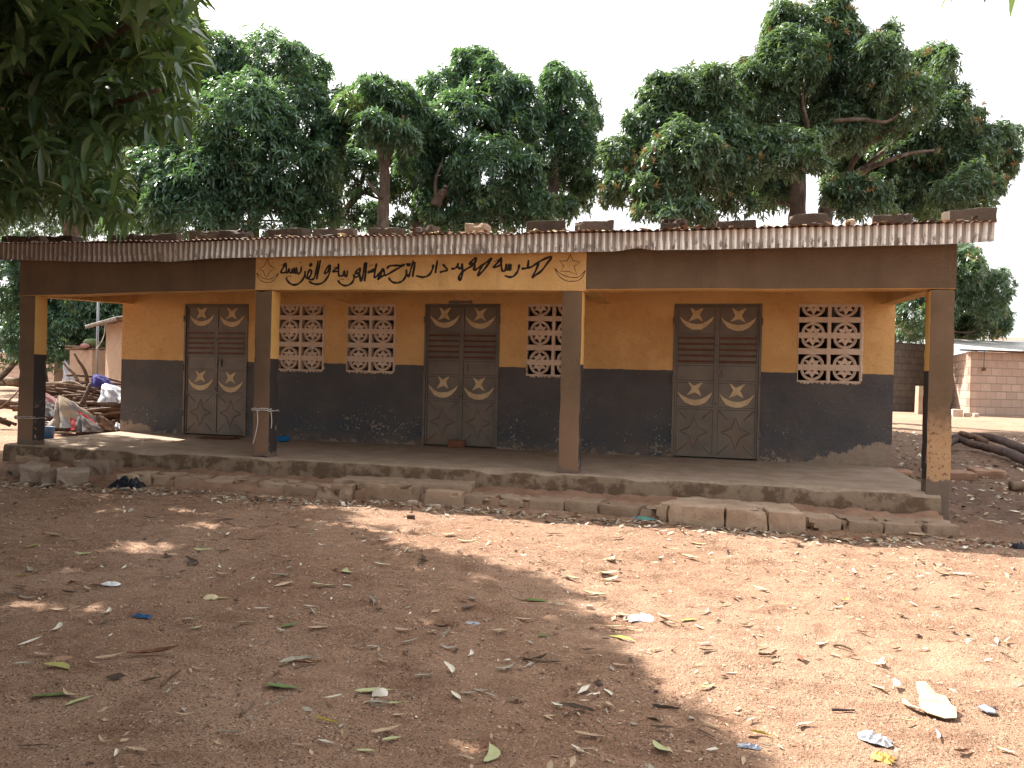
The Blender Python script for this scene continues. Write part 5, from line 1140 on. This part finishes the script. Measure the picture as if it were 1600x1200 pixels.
def crown(lobes, D, dens=.040, seed=0, leafL=.27, leafW=.062, k=9, droop=.8, young=0.0, warm=0):
    Ps = []; Ns = []; T = []; Fl = []
    for lb in lobes:
        u, v, ru, rv = lb[:4]; y = lb[4] if len(lb) > 4 else young; dD = lb[5] if len(lb) > 5 else rng.uniform(-1.6, 1.6); DD = D + dD
        c = atD(u, v, DD); a = ru * DD / FPX; b = rv * DD / FPX; cdep = min(a, b) * 1.05 + .2
        n = int(4 * math.pi * ((a * b) ** 1.6 / 3 + (a * cdep) ** 1.6 / 3 + (b * cdep) ** 1.6 / 3) ** (1 / 1.6) / dens * .82)
        s = rng.normal(size=(n * 2, 3)); s /= np.linalg.norm(s, axis=1, keepdims=True); s = s[(s[:, 2] > -.5) | (rng.random(n * 2) < .4)][:n]
        # clumps of shoots make the outline lumpy and leave gaps
        fr = vnoise(s[:, 0] * 2.6 + u, s[:, 2] * 2.6 + v + s[:, 1] * 2.1, seed) + .5 * vnoise(s[:, 0] * 6 + v, s[:, 2] * 6 + s[:, 1] * 5, seed + 1)
        keep = fr > -.31; s = s[keep]; fr = fr[keep]
        rad = (.95 + .46 * fr) * rng.uniform(.72, 1.03, len(s))
        p = s * rad[:, None]; p = c + RT * (p[:, :1] * a) + np.array([[-FW[0], -FW[1], 0]]) * (-p[:, 1:2] * cdep) + np.array([[0, 0, 1.]]) * (p[:, 2:3] * b)
        nn = RT * s[:, :1] + np.array([[FW[0], FW[1], 0]]) * s[:, 1:2] + np.array([[0, 0, 1.]]) * (s[:, 2:3] * .7 + .35)
        Ps.append(p); Ns.append(nn); T.append(np.clip(.25 + .5 * (rad - .6) + .3 * fr + rng.normal(0, .13, len(s)) + y * (s[:, 2] > -.2), 0, 1))
    return np.concatenate(Ps), np.concatenate(Ns), np.concatenate(T)
def tree(label, D, lobes, trunk, limbs=(), dens=.0195, young=0.0, mat='leaf_far', group='mango trees behind the school', blossom=0.0, seed=0, autolimb=True, r0=.34, name='mango_tree', leafL=.215, droop=.8):
    main = [(q[0], q[1], q[2] * 1.06, q[3] * 1.06, *q[4:]) for q in lobes]; lobes = []
    for q in main:                               # smaller tufts break up the outline of every big lobe
        dd = q[5] if len(q) > 5 else rng.uniform(-1.6, 1.6); yy = q[4] if len(q) > 4 else young
        lobes.append((q[0], q[1], q[2], q[3], yy, dd))
        for _ in range(3 if q[2] > 30 else 1):
            a = rng.uniform(-.4, math.pi + .4); f = rng.uniform(.80, 1.0); s = rng.uniform(.24, .42)
            lobes.append((q[0] + math.cos(a) * q[2] * f, q[1] - math.sin(a) * q[3] * f, q[2] * s, q[3] * s * rng.uniform(.8, 1.3), yy + rng.uniform(0, .12), dd + rng.uniform(-.6, .5)))
    b0 = trunk[0]; base = gpoint(b0[0], D)
    t = thing(name, label, 'tree', base, group)
    mb = MB(); pts = [base - np.array([0, 0, .3])] + [atD(u, v, D) for u, v in trunk[1:]]; tp = catmull(pts, 4); n = len(tp)
    mb.tube(tp, [r0 * .78 * (1.15 - .6 * i / n) for i in range(n)], 10, jit=.08)
    mb.build('trunk', MT['bark'], t)
    for lm in limbs:
        mb = MB(); pp = catmull([atD(u, v, D + dd) for u, v, dd in lm[0]], 4); n = len(pp); mb.tube(pp, [lm[1] * .62 * (1.1 - .75 * i / n) for i in range(n)], 8, jit=.08); mb.build('limb', MT['bark'], t)
    if autolimb:
        for lb in main:
            c = atD(lb[0], lb[1] + lb[3] * .3, D); j = int(np.argmin([np.linalg.norm(q - c) + max(0, q[2] - c[2]) * 2 for q in tp])); s = tp[j]; c = s + (c - s) * .8; mid = (s + c) / 2 + np.array([0, 0, -.1]) + rng.normal(0, .15, 3)
            pp = catmull([s, mid, c], 4); mb = MB(); mb.tube(pp, [.04 * (1.1 - .8 * i / len(pp)) for i in range(len(pp))], 6, jit=.1); mb.build('limb', MT['bark'], t)
    Pn, Nn, T = crown(lobes, D, dens, seed, young=young)
    V, Q, ti = rosettes(Pn, Nn, 9, leafL, leafL * .24, droop, T, 2)
    mesh_obj('crown', V, Q, MT[mat], t, None, False, None, ti)
    if blossom:
        sel = rng.random(len(Pn)) < blossom; sel &= (vnoise(Pn[:, 0] * .8, Pn[:, 2] * .8, seed + 9) > .08); Pb = Pn[sel] + Nn[sel] * .10
        if len(Pb):
            V, Q, _ = rosettes(Pb, Nn[sel] + np.array([[0, 0, .3]]), 16, .17, .022, .3, np.zeros(len(Pb)), 2, (.2, 1.3)); mesh_obj('blossom', V, Q, MT['blossom'], t, None, False)
    return t
tree('broad dense mango tree behind the left bay, partly hidden by the hanging near branch', 21, [(330,112,50,58),(420,122,68,60),(470,190,48,60),(380,205,78,70,.0,-1.5),(300,205,60,80),(440,270,66,66,.0,-1),(340,290,78,60,.0,-1.5),(500,262,32,58),(255,290,60,60),(400,335,90,42,0,-1),(225,340,60,40),(490,335,38,34),(245,210,50,70),(300,340,60,36,0,-2),(460,95,25,25),(520,215,16,40)],
     [(350, 0), (352, 380), (346, 320), (358, 250), (375, 180)], [([(395, 375, .5), (398, 300, .6), (405, 230, .6), (420, 150, .3)], .26), ([(352, 300, 0), (310, 240, .3), (320, 150, .2)], .16)], seed=1, r0=.42)
tree('mango tree with a bare straight trunk and a rounded tufted top behind the writing', 19, [(600,178,62,44),(640,195,26,40),(562,188,26,34,.8),(545,165,16,18,.8),(604,150,44,24),(655,180,14,34),(600,208,44,22,0,-.8),(640,222,20,16,0,-.5)],
     [(598, 0), (598, 380), (599, 330), (601, 280), (597, 240), (588, 215), (580, 190)], [([(600, 262, 0), (612, 230, -.1), (625, 205, -.2), (630, 180, -.2)], .14), ([(598, 236, 0), (600, 210, -.1), (604, 180, 0)], .14), ([(598, 310, -.1), (588, 300, -.1), (580, 290, 0), (572, 280, .3)], .10)], young=.06, seed=2, autolimb=False, r0=.19)
tree('loose mango tree filling the gap round the bare trunk, thin low branches', 23.5, [(555,275,34,38),(640,285,32,46),(560,340,38,18),(625,352,45,16),(528,225,20,48),(535,160,16,22),(655,225,18,34),(575,235,24,30,0,1),(632,250,20,30)],
     [(520, 0), (522, 380), (530, 345), (548, 318), (565, 300)], [([(522, 350, 0), (545, 322, 0), (566, 300, 0), (585, 305, .3)], .13)], seed=3, r0=.18)
tree('tall mango tree with a leaning sawn-off limb behind the middle door', 21.5, [(745,120,36,38),(702,150,40,40),(770,160,50,48),(722,212,66,55),(805,205,28,50),(690,262,48,50),(762,272,68,55),(700,322,58,45),(790,332,58,36),(652,245,26,46),(838,332,26,28),(745,92,22,14),(790,140,20,30),(740,345,70,22,0,-1)],
     [(650, 0), (655, 380), (668, 345), (690, 310), (715, 270), (740, 200)], [([(680, 322, -1.8), (686, 308, -1.8), (694, 298, -1.9), (697, 290, -1.9)], .22), ([(683, 318, -1.8), (680, 285, -1.8), (690, 255, -1.5), (694, 240, -1.0)], .08)], young=.05, seed=4, r0=.34)
tree('narrow upright mango tree with open sky on its right, over the six-pointed star', 23, [(870,135,28,30),(890,170,40,46),(868,232,50,58),(908,225,22,50),(880,292,46,36),(912,302,22,30),(832,182,18,36),(885,328,20,18)],
     [(855, 0), (858, 380), (862, 320), (868, 260), (875, 190)], seed=5, r0=.24, young=.05)
tree('mango tree with tan flower sprays left of the big right-hand trunk', 19.8, [(1030,165,36,42),(1080,150,42,42,.1),(1110,192,56,58),(1020,215,38,56),(1062,245,56,50),(980,262,36,32),(962,245,26,26),(948,300,14,22),(1020,270,50,36,0,1.5),(1090,290,50,40,0,1.5),(1130,262,48,56),(958,292,18,26),(1040,312,42,36,.0,-1.5),(1080,335,40,18,0,-2),(985,305,30,22),(1150,312,24,26),(1010,330,28,12,0,-2),(1125,125,24,20)],
     [(1125, 0), (1118, 380), (1102, 345), (1085, 310), (1070, 270), (1060, 220)], [([(1105, 348, -.5), (1125, 335, -.5), (1108, 345, -.5)], .1), ([(1075, 290, 0), (1065, 250, -.6), (1072, 230, -.8)], .08)], mat='leaf_warm', blossom=.05, seed=6, autolimb=False, r0=.26)
tree('tallest mango tree at right, on a thick straight trunk', 21.5, [(1270,60,60,52,.1),(1225,105,56,50),(1312,105,52,58),(1250,155,76,58),(1330,172,64,58),(1200,182,46,50),(1172,135,26,38),(1182,245,36,46),(1238,228,56,24,.1,-2.5),(1240,255,44,22,.0,-3),(1200,305,34,30),(1372,112,36,54),(1300,205,62,38),(1300,30,34,22),(1215,300,26,26),(1170,190,40,60,0,2)],
     [(1243, 0), (1244, 380), (1246, 330), (1247, 280), (1244, 230), (1252, 160), (1262, 100)], [([(1250, 240, -.5), (1262, 200, -1.0), (1254, 160, -1.2), (1258, 120, -1)], .11), ([(1246, 235, -.6), (1236, 205, -.9), (1240, 180, -1)], .12)], mat='leaf_warm', blossom=.035, seed=7, r0=.30)
tree('spreading mango tree at far right with long bare limbs and many tan flower sprays', 22.5, [(1402,165,56,48),(1452,128,30,50,.15),(1462,192,50,48,.1),(1425,235,66,40,0,.8),(1492,252,54,46),(1545,232,38,38,.1),(1505,305,46,38),(1400,295,56,36,0,1.2),(1440,325,56,24,0,1),(1562,262,20,28,.1),(1345,300,46,24,.0,-2.5),(1350,325,44,18,0,-2.5),(1475,100,16,22,.1),(1340,240,40,30,0,2),(1480,330,40,16),(1380,245,56,46,0,2.2),(1430,295,60,40,0,2),(1330,275,36,30,0,2.5),(1520,270,50,40,0,1.5)],
     [(1280, 0), (1285, 380), (1300, 310), (1330, 285), (1350, 265)], [([(1302, 305, -.4), (1322, 275, -.6), (1345, 235, -.9), (1385, 205, -1.2), (1400, 200, -1.3)], .16), ([(1325, 280, -.5), (1370, 258, -1.2), (1420, 240, -1.6), (1460, 235, -1.6)], .12), ([(1300, 190, -2.1), (1345, 186, -2.2), (1385, 190, -2.2), (1420, 165, -2)], .10), ([(1352, 262, 0), (1420, 200, .3), (1455, 150, .3)], .12)], mat='leaf_warm', blossom=.07, seed=8, autolimb=False, r0=.30)
tree('smaller bushy mango tree beyond the corner pillar, above the pink hut', 31, [(1470,440,52,48),(1502,478,52,46),(1440,482,46,46),(1540,462,34,38),(1490,412,36,26),(1552,502,24,26),(1420,425,36,38),(1460,520,60,20),(1530,512,40,22),(1505,395,20,14)],
     [(1475, 0), (1474, 560), (1470, 500), (1475, 440)], mat='leaf_warm', blossom=.03, seed=9, r0=.22, group='trees seen past the ends of the school')
tree('leafy mango tree with dark leaning limbs seen past the left corner pillar', 31, [(20,442,56,52),(112,522,56,46),(60,530,56,44),(152,505,46,50),(18,535,46,34),(190,500,36,56),(100,450,76,52),(60,480,50,46),(170,450,50,40)],
     [(66, 0), (68, 600), (64, 560), (60, 520)], [([(-30, 612, 0), (5, 586, 0), (30, 560, 0), (55, 540, 0)], .2), ([(0, 590, .3), (-10, 575, .2), (8, 600, 0)], .12), ([(64, 560, 0), (90, 520, 0), (130, 480, 0)], .14)], seed=10, r0=.24, young=.08, group='trees seen past the ends of the school')
tree('big mango tree behind the left end of the roof, behind the hanging near branch', 34, [(80,250,86,86),(182,330,66,46),(62,342,86,46),(152,182,66,76),(20,160,60,80),(215,110,40,60)],
     [(110, 0), (112, 380), (108, 300), (112, 220)], seed=11, r0=.4, young=.04)

# the near mango tree at the left: its low branch hangs into the picture and its crown shades the yard
def near_tree():
    S = [(-2.6,-1.35),(-2.14,-1.72),(-1.62,-1.75),(-1.5,-2.2),(-1.65,-2.45),(-1.08,-2.6),(-.75,-2.8),(-.85,-3.05),(-.31,-3.28),(.11,-3.36),(.55,-3.6),(.95,-4.0),(1.0,-4.35),(1.25,-4.6),(1.38,-5.07),(1.66,-5.55),(1.9,-5.87),(2.2,-6.3),(2.6,-7.2),(2.4,-9.2),(-9.5,-9.2),(-10.5,-1),(-9.0,1.9),(-7.2,1.8),(-5.2,1.1),(-4.6,-1.3)]
    S = np.array(S)
    LIT = np.array([(-2.6,-.9),(8.5,-.9),(8.5,-8.0),(2.7,-9.0),(-9.5,-9.2),(-10,-1)])
    def inside(px, py, poly):
        r = np.zeros(len(px), bool); n = len(poly)
        for i in range(n):
            x0, y0 = poly[i]; x1, y1 = poly[(i + 1) % n]; c = ((y0 > py) != (y1 > py)) & (px < (x1 - x0) * (py - y0) / (y1 - y0 + 1e-12) + x0); r ^= c
        return r
    VIS = np.array([(-60,-60),(228,-60),(232,22),(250,14),(268,8),(288,32),(298,60),(296,110),(290,150),(297,178),(286,205),(270,222),(240,228),(214,225),(200,240),(182,240),(168,258),(176,285),(190,318),(204,345),(196,362),(178,352),(160,352),(130,362),(100,352),(60,340),(25,352),(-60,360)])
    base = np.array([-8.8, -3.2, -.3])
    t = thing('mango_tree', 'near mango tree whose dark drooping branch fills the upper left corner', 'tree', base, 'mango trees in front of the school')
    # hanging branch in view
    n = 400; u = rng.uniform(-60, 300, n * 3); v = rng.uniform(-60, 362, n * 3); k = inside(u, v, VIS); u, v = u[k][:n], v[k][:n]
    D = 4.7 + rng.gamma(2.0, .75, len(u)); Pn = np.array([atD(a, b - 22 * 5.0 / d, d) for a, b, d in zip(u, v, D)])
    Nn = np.stack([rng.normal(.25, .6, len(u)), rng.normal(-.1, .6, len(u)), rng.normal(.25, .5, len(u))], -1)
    Pn = np.concatenate([Pn, [atD(1532, -70, 3.2), atD(1606, -66, 3.2), atD(1570, -110, 3.2)]]); Nn = np.concatenate([Nn, [(0, 0, -1.), (.1, 0, -1.), (0, 0, .4)]]); u = np.append(u, [0, 0, 0]); gr = None
    gr = vnoise(Pn[:, 0] * 2.2, Pn[:, 2] * 2.2, 71) + .3
    V1, Q1, t1 = rosettes(Pn, Nn, 11, .235, .047, 1.25, np.clip(.15 + .7 * gr + rng.normal(0, .15, len(u)) + .25 * (u > 200), 0, 1), 5, (.7, 1.5), .14)
    # crown out of the frame, dense enough to shade the yard
    m = 30000; X = rng.uniform(-10.5, 3.2, m); Y = rng.uniform(-9.2, 2.2, m); k = inside(X, Y, S)
    for dx, dy, r in ((-3.16,-2.3,.15),(-2.92,-2.32,.09),(-2.45,-2.9,.2),(-2.49,-3.78,.17),(-2.3,-3.7,.12),(-2.45,-4.2,.10),(-2.4,-4.48,.10),(-1.97,-5.23,.15),(-1.54,-5.05,.17),(-1.5,-5.25,.1),(-1.97,-3.4,.1),(-.2,-3.6,.10),(1.32,-4.75,.12),(1.3,-6.1,.16),(.9,-6.0,.14),(.8,-4.9,.07)):
        k &= ((X - dx) ** 2 + ((Y - dy) * 1.0) ** 2) > (r + .04) ** 2
    X, Y = X[k], Y[k]; H = 3.1 + rng.gamma(2.2, .75, len(X)); H = np.minimum(H, 6.5)
    Pq = np.stack([X - SA * H, Y + SB * H, -.3 + H], -1); pu, pv, pz = proj(Pq)
    vis = (pz > .2) & (pu > -90) & (pu < 1690) & (pv > -150) & (pv < 1300); ok = ~vis | inside(pu, pv + 60, VIS * np.array([1, 1]))
    Pq = Pq[ok]; Nq = np.stack([rng.normal(0, .7, len(Pq)), rng.normal(0, .7, len(Pq)), rng.normal(.3, .5, len(Pq))], -1)
    V2, Q2, t2 = rosettes(Pq, Nq, 9, .23, .06, .9, rng.uniform(.1, .8, len(Pq)), 2, (.7, 1.5))
    # unseen crown added over and behind the photographer to hold back sky light
    m = 21000; Pr = np.stack([rng.uniform(-14, 2.2, m), rng.uniform(-18, -3, m), 3.2 + rng.gamma(2.2, .9, m)], -1); H = Pr[:, 2] + .3; X = Pr[:, 0] + SA * H; Y = Pr[:, 1] - SB * H
    k = ~inside(X, Y, LIT) & (Y < -1); Pr = Pr[k]; pu, pv, pz = proj(Pr); ok = (pz < .2) | (pu < -150) | (pu > 1750) | (pv < -220); Pr = Pr[ok]
    Nr = np.stack([rng.normal(0, .7, len(Pr)), rng.normal(0, .7, len(Pr)), rng.normal(.3, .5, len(Pr))], -1)
    V3, Q3, t3 = rosettes(Pr, Nr, 9, .30, .08, .9, rng.uniform(.1, .8, len(Pr)), 2, (.7, 1.5))
    V = np.concatenate([V1, V2, V3]); Q = np.concatenate([Q1, Q2 + len(V1), Q3 + len(V1) + len(V2)]); ti = np.concatenate([t1, t2, t3])
    mesh_obj('crown', V, Q, MT['leaf_near'], t, None, True, None, ti)
    mb = MB(); tp = catmull([base - (0, 0, .3), base + (0.05, .1, 1.0), base + (.3, .0, 2.2), base + (.2, -.2, 3.4), base + (.6, -.5, 5.0)], 4); mb.tube(tp, [.42 * (1.1 - .6 * i / len(tp)) for i in range(len(tp))], 12, jit=.06); mb.build('trunk', MT['bark'], t)
    def limb(pts, r):
        mb = MB(); pp = catmull(pts, 5); mb.tube(pp, [r * (1.05 - .75 * i / len(pp)) for i in range(len(pp))], 8, jit=.06); mb.build('limb', MT['bark'], t)
    s = base + np.array([.3, 0, 2.2])
    limb([s, atD(-160, 110, 7.2), atD(-20, 78, 6.2), atD(72, 22, 5.6), atD(140, -30, 5.2)], .12)
    limb([atD(-60, 90, 6.4), atD(60, 110, 5.6), atD(150, 70, 5.2), atD(205, 40, 5.0), atD(262, 35, 4.8)], .035)
    limb([atD(-60, 100, 6.5), atD(80, 170, 5.8), atD(180, 160, 5.3), atD(250, 140, 5.0)], .035)
    limb([atD(-80, 110, 6.6), atD(20, 230, 6.2), atD(100, 280, 6.0), atD(170, 300, 5.8)], .04)
    limb([s + (0, 0, 1.0), base + (2.0, -.8, 4.6), base + (4.6, -2.0, 4.7), base + (7.2, -3.6, 4.4)], .15)
    limb([s + (0, 0, .8), base + (1.5, -2.0, 4.4), base + (3.4, -3.6, 4.6), base + (5.5, -4.6, 4.4)], .13)
    limb([base + (5.5, -4.6, 4.4), base + (7.5, -5.4, 4.3), atD(1300, -330, 3.3), atD(1480, -190, 3.2), atD(1570, -105, 3.2)], .05)
    limb([s + (0, 0, .6), base + (0, 1.6, 4.0), base + (.6, 3.2, 4.6), base + (1.4, 4.4, 4.8)], .12)
near_tree()
print('leaves', nleaf[0])
